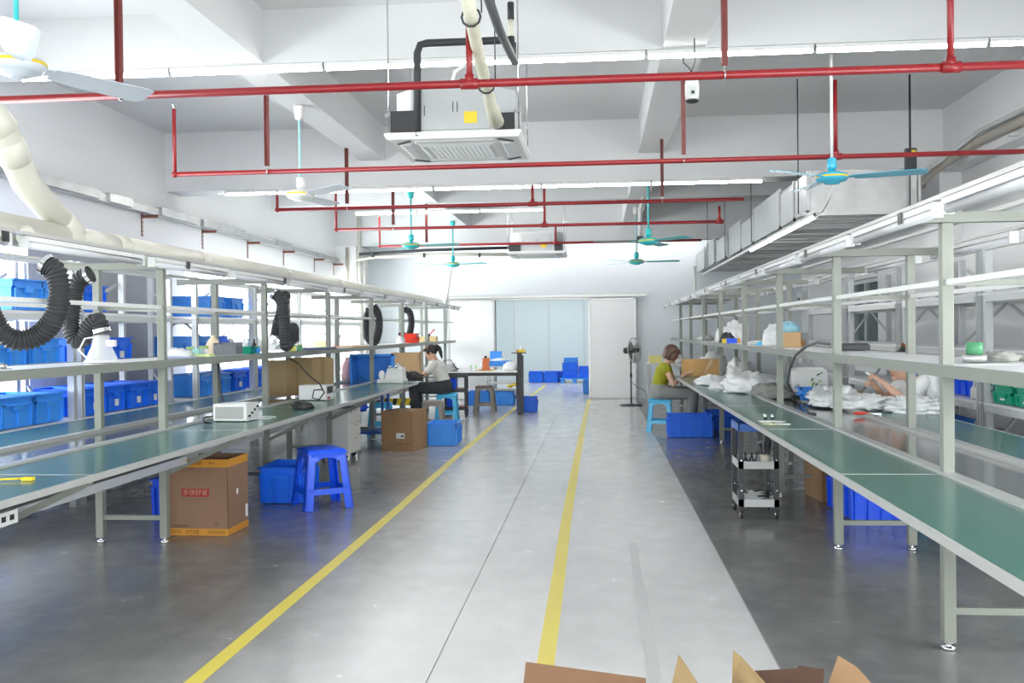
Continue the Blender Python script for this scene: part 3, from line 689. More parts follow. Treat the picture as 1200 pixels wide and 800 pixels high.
# big cream extraction pipe over the left line with its oblique branch
t = thing('extraction_pipe', 'thick cream plastic extraction pipe lying along the top of the left line', 'pipe')
PR = .085; PX, PZ2 = -3.13, 1.975
ends = [2.2, 5.45, 6.05, 7.35, 9.4, 11.4, 13.4, 15.4, 18.9]
for a_, b_ in zip(ends[:-1], ends[1:]):
    part('pipe_length', MB().cyl((PX, a_, PZ2), (PX, b_, PZ2), PR, 20), M_PVC, t)
for y in ends[1:-1]: part('coupling', MB().tube([(PX, y - .07, PZ2), (PX, y - .065, PZ2), (PX, y + .065, PZ2), (PX, y + .07, PZ2)], [PR, PR + .004, PR + .004, PR], 20), M_PVC, t)
j0 = Vector((PX, 5.55, PZ2 + .02)); j1 = onY(31, 215, 5.15); j2 = onY(2, 150, 4.9); j3 = onY(-45, 95, 4.7); j4 = onY(-170, 60, 4.6)
part('branch_pipe', MB().tube([j0, j1, j1.lerp(j2, .95), j2, j3, j4], .078, 18), M_PVC, t)
for q, d in ((j0.lerp(j1, .18), j1 - j0), (j1.lerp(j2, .6), j2 - j1), (j2.lerp(j3, .15), j3 - j2)):
    d = d.normalized(); part('coupling', MB().tube([q - d * .07, q - d * .066, q + d * .066, q + d * .07], [.078, .084, .084, .078], 18), M_PVC, t)
part('cleanout_stub', MB().cyl((PX + .02, 5.0, PZ2), (PX + .13, 4.85, PZ2 - .05), .05, 14), M_PVC, t)

# flexible black hoses
def hose(pts, r, label, extra=None):
    # smooth path then corrugated radius
    P_ = [Vector(p) for p in pts]; path = []
    def cr(p0, p1, p2, p3, t): return .5 * ((2 * p1) + (-p0 + p2) * t + (2 * p0 - 5 * p1 + 4 * p2 - p3) * t * t + (-p0 + 3 * p1 - 3 * p2 + p3) * t ** 3)
    for i in range(len(P_) - 1):
        p0, p1, p2, p3 = P_[max(0, i - 1)], P_[i], P_[i + 1], P_[min(len(P_) - 1, i + 2)]
        n_ = max(2, int((p2 - p1).length / .004))
        for j in range(n_): path.append(cr(p0, p1, p2, p3, j / n_))
    path.append(P_[-1])
    # resample evenly at a quarter of the corrugation pitch
    acc = [path[0]]; step = .0055; need = step
    for a, b in zip(path[:-1], path[1:]):
        d = (b - a).length; pos = 0
        while need <= d - pos: pos += need; acc.append(a.lerp(b, pos / d)); need = step
        need -= (d - pos)
    rs = [r * (1.0 if (i % 4) in (0, 1) else .84) for i in range(len(acc))]
    t = thing('flexible_hose', label, 'hose')
    part('hose', MB().tube(acc, rs, 16, smooth=False), M_BLACKR, t)
    for q, d in ((acc[0], acc[3] - acc[0]), (acc[-1], acc[-1] - acc[-4])):
        d = d.normalized(); part('hose_clamp', MB().tube([q - d * .012, q + d * .012], r * 1.05, 16, cap=False), M_CHROME, t)
    return t
H = .058
y1 = 4.85
hose([onY(55, 311, y1), onY(66, 320, y1), onY(70, 345, y1), onY(64, 372, y1), onY(45, 393, y1), onY(18, 398, y1 - .05), onY(-4, 382, y1 - .1), onY(-18, 350, y1 - .1), onY(-20, 320, y1 - .1)], .058, 'nearest black corrugated hose hanging in a deep loop at the left edge')
y2 = 5.75
hose([onY(104, 322, y2), onY(92, 330, y2), onY(86, 352, y2), onY(83, 380, y2), onY(88, 397, y2), onY(97, 397, y2), onY(104, 385, y2), onY(114, 375, y2), onY(119, 388, y2)], .054, 'second black corrugated hose, looping down to the white extraction hood')
y3 = 8.15
hose([onY(322, 344, y3), onY(329, 352, y3), onY(333, 372, y3), onY(334, 402, y3), onY(338, 402, y3 + .12), onY(343, 385, y3 + .25), onY(344, 390, y3 + .35), onY(344, 398, y3 + .4)], .052, 'third black corrugated hose, hanging straight down to the shelf')
hose([onY(334, 347, 8.5), onY(330, 362, 8.6), onY(324, 385, 8.6), onY(322, 395, 8.6)], .05, 'black corrugated hose half hidden behind the straight one')
y4 = 12.6
hose([onY(434, 360, y4), onY(430, 372, y4), onY(430, 392, y4), onY(434, 399, y4), onY(440, 400, y4), onY(444, 385, y4), onY(443, 368, y4), onY(437, 358, y4)], .055, 'fourth black corrugated hose in a tall closed loop, far on the left line')
y5 = 14.6
hose([onY(473, 362, y5), onY(480, 366, y5), onY(482, 380, y5), onY(479, 393, y5), onY(474, 394, y5), onY(469, 388, y5)], .055, 'farthest black corrugated hose, curled like a hook above the red box')
# extraction hood on the shelf
q = onY(119, 417, 5.75)
t = thing('extraction_hood', 'small white conical extraction hood with a cord, standing on the left shelf', 'hood', (q.x, q.y, 1.236))
part('cone', MB().lathe([(.10, 0), (.095, .02), (.06, .10), (.05, .15), (.048, .17)], n=18), M_CLEAR, t)
part('rim', MB().lathe([(.102, 0), (.104, .008), (.098, .012)], n=18), M_WHITE, t)
part('cord', MB().tube([(.05, -.05, .03), (-.02, -.12, .02), (-.09, -.10, .08), (-.08, -.05, .15), (-.02, -.04, .16)], .006, 6), M_WHITE, t)
part('clip', MB().box(.04, .10, -.03, .0, .10, .14), M_PAPER, t)

# ================================================================== RACKS
def make_rack(s, L_, D, H_, levels, label, group, brace=True, hook=True):
    """front edge (aisle side) at x = 0, back at x = D*s"""
    t = thing('storage_rack', label, 'rack', (0, 0, 0), 0, group)
    for y in (.03, L_ - .03):
        for x in (.03, D - .03):
            u = MB(); u.box(x * s - .028, x * s + .028, y - .024, y + .024, 0, H_)
            up_ = part('upright', u, M_GALVW, t)
        h_ = MB(); x = .03
        for k in range(int(H_ / .1)): h_.box(x * s - .031 * s if s < 0 else x * s - .03, x * s - .027 * s if s < 0 else x * s - .027, y - .008, y + .008, .05 + k * .1, .08 + k * .1)
        if y < 1: part('upright_holes', MB().box(-.006 * s - .003, -.006 * s + .003, y - .006, y + .006, 0, H_), M_GREY, t)
    for z in levels:
        part('shelf_board', MB().box(min(.0, D * s), max(.0, D * s), .0, L_, z - .02, z), M_SHELF, t)
        for x in (.0, D):
            part('beam', MB().box(x * s - .018, x * s + .018, .055, L_ - .055, z - .07, z - .022), M_LGREY, t)
        for y in (.03, L_ - .03): part('side_beam', MB().box(min(.06 * s, (D - .06) * s), max(.06 * s, (D - .06) * s), y - .015, y + .015, z - .07, z - .03), M_LGREY, t)
    part('beam', MB().box(-.018, .018, .055, L_ - .055, H_ - .06, H_ - .01), M_LGREY, t)
    if brace:
        for y in (.03,):
            part('diagonal_brace', MB().bar((.05 * s, y, .35), ((D - .05) * s, y, 1.0), .03, .02), M_GALVW, t)
        part('diagonal_brace', MB().bar((D * s, .08, 1.3), (D * s, L_ - .08, H_ - .1), .03, .012, (1, 0, 0)), M_GREY, t)
        part('diagonal_brace', MB().bar((D * s - .02 * s, L_ - .08, 1.25), (D * s - .02 * s, .08, H_ - .15), .03, .012, (1, 0, 0)), M_GREY, t)
    return t
LR = -4.28
r0_ = make_rack(-1, 1.75, .55, 2.02, [.30, .72, 1.15, 1.60], 'left storage rack at the left edge, beside the bright window', 'racks along the left wall')
r0_.location = (LR, 5.85, 0)
for y, l in ((7.66, 'left storage rack with five tall blue crates on its lower shelf'), (9.98, 'left storage rack just beyond the white pier'), (11.78, 'left storage rack in front of the bright far windows, third from the pier side'), (13.58, 'left storage rack with the long cardboard sheet leaning near it'), (15.4, 'farthest left storage rack')):
    dup(r0_, (LR, y, 0), None, l)
RR = 3.02
r1_ = make_rack(1, 1.95, .6, 2.05, [.30, .80, 1.22, 1.66], 'right storage rack at the right edge with the green crates', 'racks along the right wall')
r1_.location = (RR, 5.95, 0)
for y, l in ((7.98, 'right storage rack with stacked blue crates behind the seated woman in white'), (10.05, 'right storage rack beside the wall pillar'), (12.3, 'farthest right storage rack, in front of the dark window')):
    dup(r1_, (RR, y, 0), None, l)

# ------------------------------------------------------------------ crates
def crate(w, d, h, m, label, cat='crate', group=None, labelled=False, loc=(0, 0, 0), rz=0, nrib=4, lid=False):
    """w along x, d along y (the end with the handle faces -y)"""
    t = thing('plastic_crate', label, cat, loc, rz, group)
    b = MB(); a, c = w / 2, d / 2; tp = .012; th = .006
    z0 = .004
    b.taper((-a + tp, a - tp, -c + tp, c - tp), (-a + tp, a - tp, -c + tp, c - tp), z0, z0 + .006)
    for k in range(4):
        A, C_ = (a, c) if k % 2 == 0 else (c, a)
        M = Matrix.Rotation(R(90 * k), 4, 'Z')
        b.taper((-A + tp, A - tp, -C_ + tp, -C_ + tp + th), (-A + .004, A - .004, -C_ + .004, -C_ + .004 + th), z0, h - .01, M)
    part('body', b, m, t)
    r_ = MB()
    for zz, o_ in ((h, .016), (h - .055, .013)):
        for k in range(4):
            A, C_ = (a, c) if k % 2 == 0 else (c, a)
            M = Matrix.Rotation(R(90 * k), 4, 'Z'); r_.box(-A - o_, A + o_, -C_ - o_, -C_ + .006, zz - .012, zz, M)
    part('rim', r_, m, t, kind=None)
    ribs = MB()
    for k in range(4):
        A, C_ = (a, c) if k % 2 == 0 else (c, a); M = Matrix.Rotation(R(90 * k), 4, 'Z')
        n_ = nrib if A >= .2 else max(2, nrib - 1)
        for i in range(n_):
            x = -A + .02 + (2 * A - .04) * i / (n_ - 1)
            ribs.taper((x - .008, x + .008, -C_ - .004, -C_ + tp), (x - .008, x + .008, -C_ - .012, -C_ + .006), .01, h - .06, M)
    part('ribs', ribs, m, t, kind='stuff')
    hd = MB(); hd.box(-.055, .055, -c - .014, -c + .002, h - .10, h - .062)
    part('handle', hd, m, t)
    if labelled:
        part('paper_label', MB().box(-.025, .03, -c - .010, -c + .004, h * .22, h * .22 + .06), M_PAPER, t)
    if lid: part('lid', MB().box(-a - .012, a + .012, -c - .012, c + .012, h, h + .018), m, t)
    return t
cr_blue = crate(.38, .50, .235, M_BLUE, 'x', labelled=True)
cr_light = crate(.38, .50, .235, M_BLUEL, 'x')
def put(src, x, y, z, rz, label, group): return dup(src, (x, y, z + .002), rz, label, group)
def first(src, x, y, z, rz, label, group):
    src.location = (x, y, z + .002); src.rotation_euler = (0, 0, rz); src['label'] = label; src['group'] = group
g = 'blue crates on the left racks'
first(cr_light, LR - .28, 6.82, .72, R(90), 'pale blue crate on the lower shelf of the left rack, nearest the left edge', g)
put(cr_light, LR - .28, 7.24, .72, R(90), 'pale blue crate on the lower left shelf, second from the left edge', g)
first(cr_blue, LR - .28, 7.93, .72, R(90), 'blue crate with two labels, just right of the near rack upright, lower shelf', g)
for i, (y, l) in enumerate(((8.36, 'blue crate on the lower left shelf directly behind the thin bench post'), (8.66 + .0, 'x'), (9.05, 'last blue crate of the lower left row, right beside the grey wall'))):
    if i == 1: put(cr_blue, LR - .28, 8.71 - .0, .72, R(90), 'blue crate second from the right end of the lower left row', g).scale = (.9, 1, 1)
    elif i == 0: put(cr_blue, LR - .30, y - .03, .72, R(90), l, g).scale = (.85, 1, 1)
    else: put(cr_blue, LR - .28, y, .72, R(90), l, g).scale = (.85, 1, 1)
put(cr_light, LR - .28, 6.45, .72, R(90), 'pale blue crate beside the diagonal brace on the lower left shelf', g)
for y, l in ((6.3, 'pale blue crate on the middle left shelf at the picture edge'), (6.75, 'pale blue crate on the middle left shelf behind the near hose loop'), (7.2, 'pale blue crate on the middle left shelf between the two near hoses')):
    put(cr_light, LR - .28, y, 1.15, R(90), l, g)
for y, l in ((7.95, 'blue crate on the middle left shelf, behind the white hood'), (8.4, 'blue crate with a label on the middle left shelf, beside the diagonal brace')):
    put(cr_blue, LR - .28, y, 1.15, R(90), l, g)
for y, z, l in ((6.98, 1.60, 'pale blue crate on the upper left shelf, left of the near hose'), (7.36, 1.60, 'pale blue crate on the upper left shelf, hidden by the near hose')):
    put(cr_light, LR - .28, y, z, R(90), l, g)
put(cr_blue, LR - .28, 7.95, 1.60, R(90), 'blue crate on the upper left shelf between the near hoses and the post', g)
put(cr_light, LR - .28, 10.35, .72, R(90), 'pale blue crate just right of the white pier, lower shelf', g)
put(cr_light, LR - .28, 10.80, .72, R(90), 'pale blue crate second from the white pier, lower shelf', g)
put(cr_blue, LR - .28, 11.30, .72, R(90), 'blue crate with a white tag, third from the white pier, lower shelf', g)
put(cr_blue, LR - .28, 12.15, .72, R(90), 'blue crate behind the hanging cables, fourth from the pier', g)
put(cr_blue, LR - .28, 12.62, .72, R(90), 'blue crate fifth from the pier, left of the cardboard sheets', g)
put(cr_blue, LR - .28, 13.08, .72, R(90), 'blue crate sixth from the pier, mostly behind the cardboard sheets', g)
put(cr_light, LR - .28, 10.30, 1.15, R(90), 'pale blue crate on the middle shelf just right of the pier', g)
put(cr_blue, LR - .28, 10.75, 1.15, R(90), 'blue crate on the middle shelf, second from the pier', g)
put(cr_light, LR - .28, 10.65, 1.60, R(90), 'pale blue crate on the upper shelf near the pier', g)
put(cr_light, LR - .28, 11.25, 1.60, R(90), 'pale blue crate on the upper shelf, farther from the pier', g)
# green and blue crates of the right racks
cg = crate(.34, .45, .15, M_GREENP, 'x', labelled=True)
g = 'green crates on the right rack'
first(cg, RR + .26, 7.62, .80, R(-90), 'green crate nearest the rack upright', g)
for y, l in ((7.22, 'green crate with a label, second from the rack upright'), (6.82, 'green crate with a label, third from the rack upright'), (6.42, 'green crate at the right edge, fourth from the upright')): put(cg, RR + .26, y, .80, R(-90), l, g)
cb_ = crate(.22, .34, .115, M_BLUEL, 'x')
g = 'small blue crates on the right racks'
first(cb_, RR + .2, 9.72, .80, R(-90), 'small blue crate, bottom of the far stack on the right rack', g)
for k, (y, z, l) in enumerate(((9.72, .92, 'small blue crate, top of the far stack on the right rack'), (9.46, .80, 'small blue crate, bottom of the second stack on the right rack'), (9.46, .92, 'small blue crate, top of the second stack on the right rack'),
        (9.20, .80, 'small blue crate, bottom of the third stack on the right rack'), (9.20, .92, 'small blue crate, top of the third stack on the right rack'))): put(cb_, RR + .2, y, z, R(-90), l, g)
cd_ = crate(.55, .4, .22, M_BLUED, 'x')
first(cd_, RR + .3, 8.62, .80, R(-90), 'large deep blue crate right of the small stacks on the right rack', 'deep blue crates on the right rack')
put(cd_, RR + .32, 7.3, .98, R(-90), 'deep blue crate behind and above the green crates', 'deep blue crates on the right rack')
for k, y in enumerate((9.55, 9.25, 8.95)): put(cb_, RR + .12, y, .46, R(-90), 'small blue crate filled with bags on the bottom right shelf, %s from the far end' % ords[k], 'small blue crates on the right racks')
# floor crates
g = 'blue crates on the floor'
floor_cr = crate(.36, .50, .30, M_BLUE, 'deep blue open crate on the floor just left of the blue stool', group=g, nrib=5); floor_cr.location = (-2.62, 7.98, .001); floor_cr.rotation_euler = (0, 0, R(2))
c2 = crate(.36, .48, .28, M_BLUEL, 'light blue crate on the floor right of the plain brown carton', group=g, loc=(-1.93, 11.95, .001), nrib=4)
c3 = crate(.56, .38, .29, M_BLUE, 'wide blue crate on the floor in front of the woman in olive', group=g, loc=(1.18, 12.78, .001), nrib=5)
c4 = crate(.5, .38, .27, M_BLUE, 'blue crate on the floor under the right bench, right of the wide one', group=g, loc=(1.72, 13.6, .001), nrib=5)
c5 = crate(.42, .6, .30, M_BLUED, 'deep blue crate on the floor under the right bench, beside a carton', group=g, loc=(2.0, 7.42, .001), rz=R(4), nrib=5)
c6 = crate(.34, .30, .26, M_BLUE, 'small blue crate on the floor behind the black table post', group=g, loc=(-1.24, 16.75, .001))
c7 = crate(.42, .45, .26, M_BLUEL, 'light blue crate on the floor behind the grey stool, left side', group=g, loc=(-2.28, 18.4, .001))
c8 = crate(.42, .45, .26, M_BLUEL, 'light blue crate on the floor behind the grey stool, right side', group=g, loc=(-1.82, 18.4, .001))
c9 = crate(.42, .5, .30, M_BLUED, 'deep blue crate on the floor behind the printed carton', group=g, loc=(-2.86, 7.55 - .02, .001))
c9.location = (-2.86 - .35, 7.35, .001)
# crates beyond the doorway, on a pallet and on the floor
g = 'blue crates beyond the doorway'
cy = 26.3
X_ = lambda px: onY(px, 440, cy).x
cA = crate(.37, .5, .30, M_BLUE, 'blue crate beyond the doorway, leftmost on the floor', group=g, loc=(X_(628.5), cy, .001), nrib=4)
dup(cA, (X_(646), cy, .001), 0, 'blue crate beyond the doorway, second from left on the floor')
cB = crate(.14, .5, .28, M_BLUE, 'narrow blue crate beyond the doorway, between the floor pair and the pallet', group=g, loc=(X_(656), cy + .4, .001))
t = thing('plastic_pallet', 'light blue plastic pallet under the stacked crates beyond the doorway', 'pallet', (X_(673.5), cy - .1, 0))
part('deck', MB().box(-.39, .39, -.4, .4, .10, .13), M_BLUEL, t)
for x in (-.32, .0, .32): part('pallet_foot', MB().box(x - .05, x + .05, -.38, .38, .001, .10), M_BLUEL, t)
cC = crate(.40, .42, .20, M_BLUE, 'blue crate on the pallet, bottom of the tall stack', group=g, loc=(X_(668.5), cy - .1, .131), nrib=5)
dup(cC, (X_(668.5), cy - .1, .333), 0, 'blue crate on the pallet, middle of the tall stack')
cD = crate(.36, .42, .13, M_BLUEL, 'shallow blue crate on top of the tall pallet stack', group=g, loc=(X_(669.5), cy - .1, .536))
cE = crate(.26, .5, .30, M_BLUE, 'blue crate on the pallet, right of the tall stack', group=g, loc=(X_(684), cy - .05, .131))
cF = crate(.3, .5, .3, M_BLUEL, 'blue crate beyond the doorway, half hidden by the sliding door', group=g, loc=(-.19, 21.6, .001))

# ================================================================== FLOOR FURNITURE
def stool(label, m, loc, rz, h=.46, top=.15, base=.20, group='plastic stools'):
    t = thing('plastic_stool', label, 'stool', loc, rz, group)
    s_ = MB(); s_.taper((-top - .012, top + .012, -top - .012, top + .012), (-top, top, -top, top), h - .035, h - .008)
    s_.taper((-top, top, -top, top), (-top + .02, top - .02, -top + .02, top - .02), h - .008, h)
    part('seat', s_, m, t, bevel=.006)
    part('seat_hole', MB().lathe([(.018, h), (.018, h + .0012)], n=14), M_DARKMETAL, t)
    for sx in (-1, 1):
        for sy in (-1, 1):
            lg = MB()
            def P(z): k = (h - z) / h; return top - .004 + (base - top) * k
            for (z0, z1, w) in ((.0, .15, .068), (.15, h - .09, .062), (h - .09, h - .03, .085)):
                a0, a1 = P(z0), P(z1); wi = w
                for ax in (0, 1):
                    def q(z, a, d): # outer corner a, extends inward by d
                        return (a, a - d)
                    lo = (a0 - (wi if ax == 0 else .012), a0, a0 - (.012 if ax == 0 else wi), a0)
                    hi = (a1 - (wi if ax == 0 else .012), a1, a1 - (.012 if ax == 0 else wi), a1)
                    def sg(q_): x = sorted((q_[0] * sx, q_[1] * sx)); y = sorted((q_[2] * sy, q_[3] * sy)); return (x[0], x[1], y[0], y[1])
                    lg.taper(sg(lo), sg(hi), z0 if z0 else .001, z1)
            part('leg', lg, m, t)
    for k in range(4):
        M = Matrix.Rotation(R(90 * k), 4, 'Z'); a = P(.15); 
        part('stretcher', MB().taper((-a + .02, a - .02, -P(.12), -P(.12) + .012), (-a + .02, a - .02, -P(.165), -P(.165) + .012), .12, .165, M), m, t)
        ar = MB(); at_ = P(h - .09); n_ = 8; oy = -P(h - .06)
        pts = [(-at_ + .03, oy, h - .035)] + [(-(at_ - .04) * math.cos(math.pi * i / n_), oy, h - .14 + .075 * math.sin(math.pi * i / n_)) for i in range(n_ + 1)] + [(at_ - .03, oy, h - .035)]
        ar.prism([M @ Vector(p) for p in pts], M.to_3x3() @ Vector((0, .010, 0)))
        part('arch', ar, m, t)
    return t
stool('blue plastic stool standing alone at the front of the left bench line', M_BLUED, (-2.25, 7.66, 0), R(33), .475, .155, .205)
stool('aqua plastic stool the woman in olive sits on', M_AQUA, (.84, 13.42, 0), R(-6), .455, .15, .19)
stool('aqua plastic stool the woman in the white tee with a ponytail sits on', M_AQUA, (-2.36, 14.9, 0), R(4), .45, .15, .19)
stool('low taupe plastic stool between the brown carton and the aqua stool', M_TAUPE, (-2.32, 13.4, 0), R(5), .44, .14, .18)
stool('grey-brown plastic stool standing under the white table', M_TAUPE, (-1.97, 16.65, 0), R(1), .47, .15, .20)
stool('aqua plastic stool behind the blue post of the bench, left of the brown carton', M_AQUA, (-3.0, 13.1, 0), R(10), .44, .15, .19)

def carton(name, w, d, h, m, label, loc, rz, flaps=(), closed=False, group=None, flap_len=None):
    """flaps: list of (side 0-3 = -y,+x,+y,-x, angle from horizontal outward in degrees)"""
    t = thing(name, label, 'carton', loc, rz, group); a, c, th = w / 2, d / 2, .005
    b = MB(); b.box(-a, a, -c, c, .001, .006)
    for k in range(4):
        A, C_ = (a, c) if k % 2 == 0 else (c, a); M = Matrix.Rotation(R(90 * k), 4, 'Z'); b.box(-A, A, -C_, -C_ + th, .006, h, M)
    part('box_body', b, m, t)
    if closed:
        part('flap', MB().box(-a, a, -c, -.001, h, h + .005), m, t); part('flap', MB().box(-a, a, .001, c, h, h + .005), m, t)
        part('packing_tape', MB().box(-a - .001, a + .001, -.025, .025, h + .005, h + .006), mat('brown_tape', (.50, .33, .16), .25), t)
    for (k, ang) in flaps:
        A, C_ = (a, c) if k % 2 == 0 else (c, a); M = Matrix.Rotation(R(90 * k), 4, 'Z')
        L_ = flap_len or min(w, d) / 2; Rm = Matrix.Translation((0, -C_, h)) @ Matrix.Rotation(R(-ang), 4, 'X')
        f = MB(); f.prism([M @ Rm @ Vector(q) for q in ((-A + .003, 0, 0), (A - .003, 0, 0), (A - .012, -L_, 0), (-A + .012, -L_, 0))], (M @ Rm).to_3x3() @ Vector((0, 0, .004)))
        part('flap', f, m, t)
    return t
# printed carton with the red block
pc = carton('printed_carton', .47, .36, .535, M_CARDD, 'brown printed carton with orange bands and a red block of characters, open on top', (-2.80, 6.66, 0), R(-1.5))
w, d, h = .235, .18, .535
part('orange_band', MB().box(-w - .001, w + .001, -d - .001, -d, .005, .052), M_ORANGE, pc); part('orange_band', MB().box(-w - .001, w + .001, -d - .001, -d, h - .055, h), M_ORANGE, pc)
part('orange_band', MB().box(w, w + .001, -d, d, .005, .052), M_ORANGE, pc); part('orange_band', MB().box(w, w + .001, -d, d, h - .055, h), M_ORANGE, pc)
part('red_block', MB().box(-.10, .10, -d - .002, -d, .275, .33), M_REDPRINT, pc)
fr = (R(90), 0, 0)
text('多快好省', .045, mat('worn_print', (.46, .30, .22), .8), pc, (0, -d - .0022, .302), fr)
text('······ · ······', .03, M_INK, pc, (0, -d - .0015, .255), fr)
text('A·A‑Y   ▒▒▒▒       A·A', .026, M_INK, pc, (-.0, -d - .0015, h - .027), fr)
text('·A·A·Y· — ·A·A·', .02, M_INK, pc, (-.07, -d - .0015, h - .065), fr)
text('▒▒▒▒   生产日期', .026, M_INK, pc, (-.09, -d - .0015, .028), fr)
text('产品合格证明书', .018, M_INK, pc, (-.12, -d - .0015, .07), fr)
text('▒▒▒▒▒', .026, M_INK, pc, (.15, -d - .0015, .028), fr)
rec = MB()
for k in range(3):
    M = Matrix.Translation((.15, -d - .0015, .085)) @ Matrix.Rotation(R(120 * k), 4, 'Y'); rec.box(-.014, .008, 0, .001, -.012, -.008, M)
part('recycling_mark', rec, M_INK, pc)
part('paper_label', MB().box(w, w + .0012, -.03, .0, .27, .31), M_PAPER, pc); part('paper_label', MB().box(w, w + .0012, .13, .17, .08, .17), M_PAPER, pc)
# plain carton near the crate
pl = carton('plain_carton', .40, .42, .47, M_CARD, 'plain brown closed carton with a small white label on the floor beside the cabinet', (-2.33, 11.42, 0), R(-14), closed=True)
part('paper_label', MB().box(-.01, .10, -.2112, -.21, .15, .215), M_PAPER, pl); part('label_print', MB().box(.05, .09, -.2118, -.2112, .17, .19), M_INK, pl)
text('· MADE IN · ●', .03, M_INK, pl, (.06, -.2108, .09), fr)
part('side_tape', MB().box(-.2008, -.20, -.03, .03, .25, .465), mat('brown_tape', (.50, .33, .16), .25), pl)
uc = carton('low_carton', .36, .40, .30, M_CARD, 'brown open carton under the right bench beside the blue crate', (1.93, 8.15, 0), R(8), flaps=[(0, -5), (3, 20)])
# foreground open cartons cut by the bottom edge
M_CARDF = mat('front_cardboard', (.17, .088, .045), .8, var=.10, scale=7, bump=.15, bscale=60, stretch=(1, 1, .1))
f1 = carton('open_carton', .40, .34, .40, M_CARDF, 'open brown carton with a wide upright back flap, beside the yellow tape', (-.05, 2.36, 0), R(-17))
f2c = carton('open_carton', .30, .36, .42, M_CARDF, 'open carton with a dark inside flap between two paler ones', (.485, 2.28, 0), R(-4))
def flap_quad(parent, pts, m, name='flap'):
    Mi = (Matrix.Translation(parent.location) @ Matrix.Rotation(parent.rotation_euler.z, 4, 'Z')).inverted()
    w_ = [Mi @ onY(x, y, Y) for x, y, Y in pts]; nrm = (w_[1] - w_[0]).cross(w_[-1] - w_[0]).normalized()
    return part(name, MB().prism(w_, nrm * -.005), m, parent)
fa = flap_quad(f1, [(612, 822, 2.53), (617, 776, 2.60), (757, 795, 2.46), (756, 838, 2.40)], M_CARDF)
flap_quad(f1, [(783, 830, 2.40), (797, 768, 2.50), (818, 800, 2.30), (842, 838, 2.15)], mat('edge_cardboard', (.33, .22, .095), .7, var=.1))
flap_quad(f2c, [(851, 832, 2.44), (860, 800, 2.46), (861, 763, 2.48), (870, 770, 2.44), (897, 800, 2.25), (915, 835, 2.15)], mat('edge_cardboard', (.42, .29, .13), .7))
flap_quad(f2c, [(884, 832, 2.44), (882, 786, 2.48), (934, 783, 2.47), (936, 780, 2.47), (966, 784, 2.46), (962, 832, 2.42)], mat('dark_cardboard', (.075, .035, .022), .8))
flap_quad(f2c, [(960, 838, 2.40), (984, 769, 2.46), (1004, 781, 2.38), (1021, 800, 2.30), (1048, 838, 2.18)], M_CARD)

# filing cabinet
t = thing('filing_cabinet', 'white three-drawer filing cabinet on castors under the left bench', 'cabinet', (-2.96, 10.64, 0), R(-3))
part('carcass', MB().box(-.25, .21, -.20, .20, .06, .57), M_LGREY, t, bevel=.004)
for i, (z0, z1) in enumerate(((.07, .25), (.255, .40), (.405, .565))):
    dr = part('drawer', MB().box(.21, .232, -.195, .195, z0, z1), M_WHITE, t, bevel=.003); part('handle', MB().box(.232, .238, -.05, .05, z1 - .035, z1 - .02), M_GREY, dr)
part('lock', MB().cyl((.232, -.15, .53), (.238, -.15, .53), .012), M_CHROME, t)
for x in (-.2, .16):
    for y in (-.15, .15): part('castor', MB().cyl((x, y - .012, .028), (x, y + .012, .028), .027, 14).box(x - .015, x + .015, y - .015, y + .015, .045, .06), M_BLACK, t)

def trolley(label, loc, rz, w, d, h, trays, mf, cat='trolley', top=None):
    t = thing('tool_trolley', label, cat, loc, rz)
    for sx in (-1, 1):
        for sy in (-1, 1):
            x, y = sx * (w / 2 - .018), sy * (d / 2 - .018)
            part('corner_post', MB().box(x - .018, x + .018, y - .018, y + .018, .075, trays[-1]), M_DARKMETAL if mf is None else mf, t)
            for hz in (.62, .30): part('bolt', MB().cyl((x, y - .018, h * hz), (x, y - .024, h * hz), .006, 8), M_CHROME, t)
            c_ = part('castor', MB().cyl((x - .01, y, .035), (x + .01, y, .035), .034, 16).box(x - .018, x + .018, y - .012, y + .02, .05, .078), M_BLACK, t)
            part('hub', MB().cyl((x - .012, y, .035), (x + .012, y, .035), .014, 10), M_CHROME, c_)
    for i, z in enumerate(trays):
        tr = MB(); tr.box(-w / 2 + .005, w / 2 - .005, -d / 2 + .005, d / 2 - .005, z, z + .006)
        for k in range(4):
            A, C_ = (w / 2, d / 2) if k % 2 == 0 else (d / 2, w / 2); M = Matrix.Rotation(R(90 * k), 4, 'Z'); tr.box(-A, A, -C_, -C_ + .008, z, z + .055, M)
        part('tray', tr, (top if (top and i == len(trays) - 1) else M_GREY if top else M_DARKMETAL), t)
    return t
TX, TY = 1.165, 7.40
trolley('small black tool trolley with a blue top tray under the right bench edge', (TX, TY, 0), 0, .29, .40, .70, [.09, .37, .645], None, top=M_BLUETUBE)
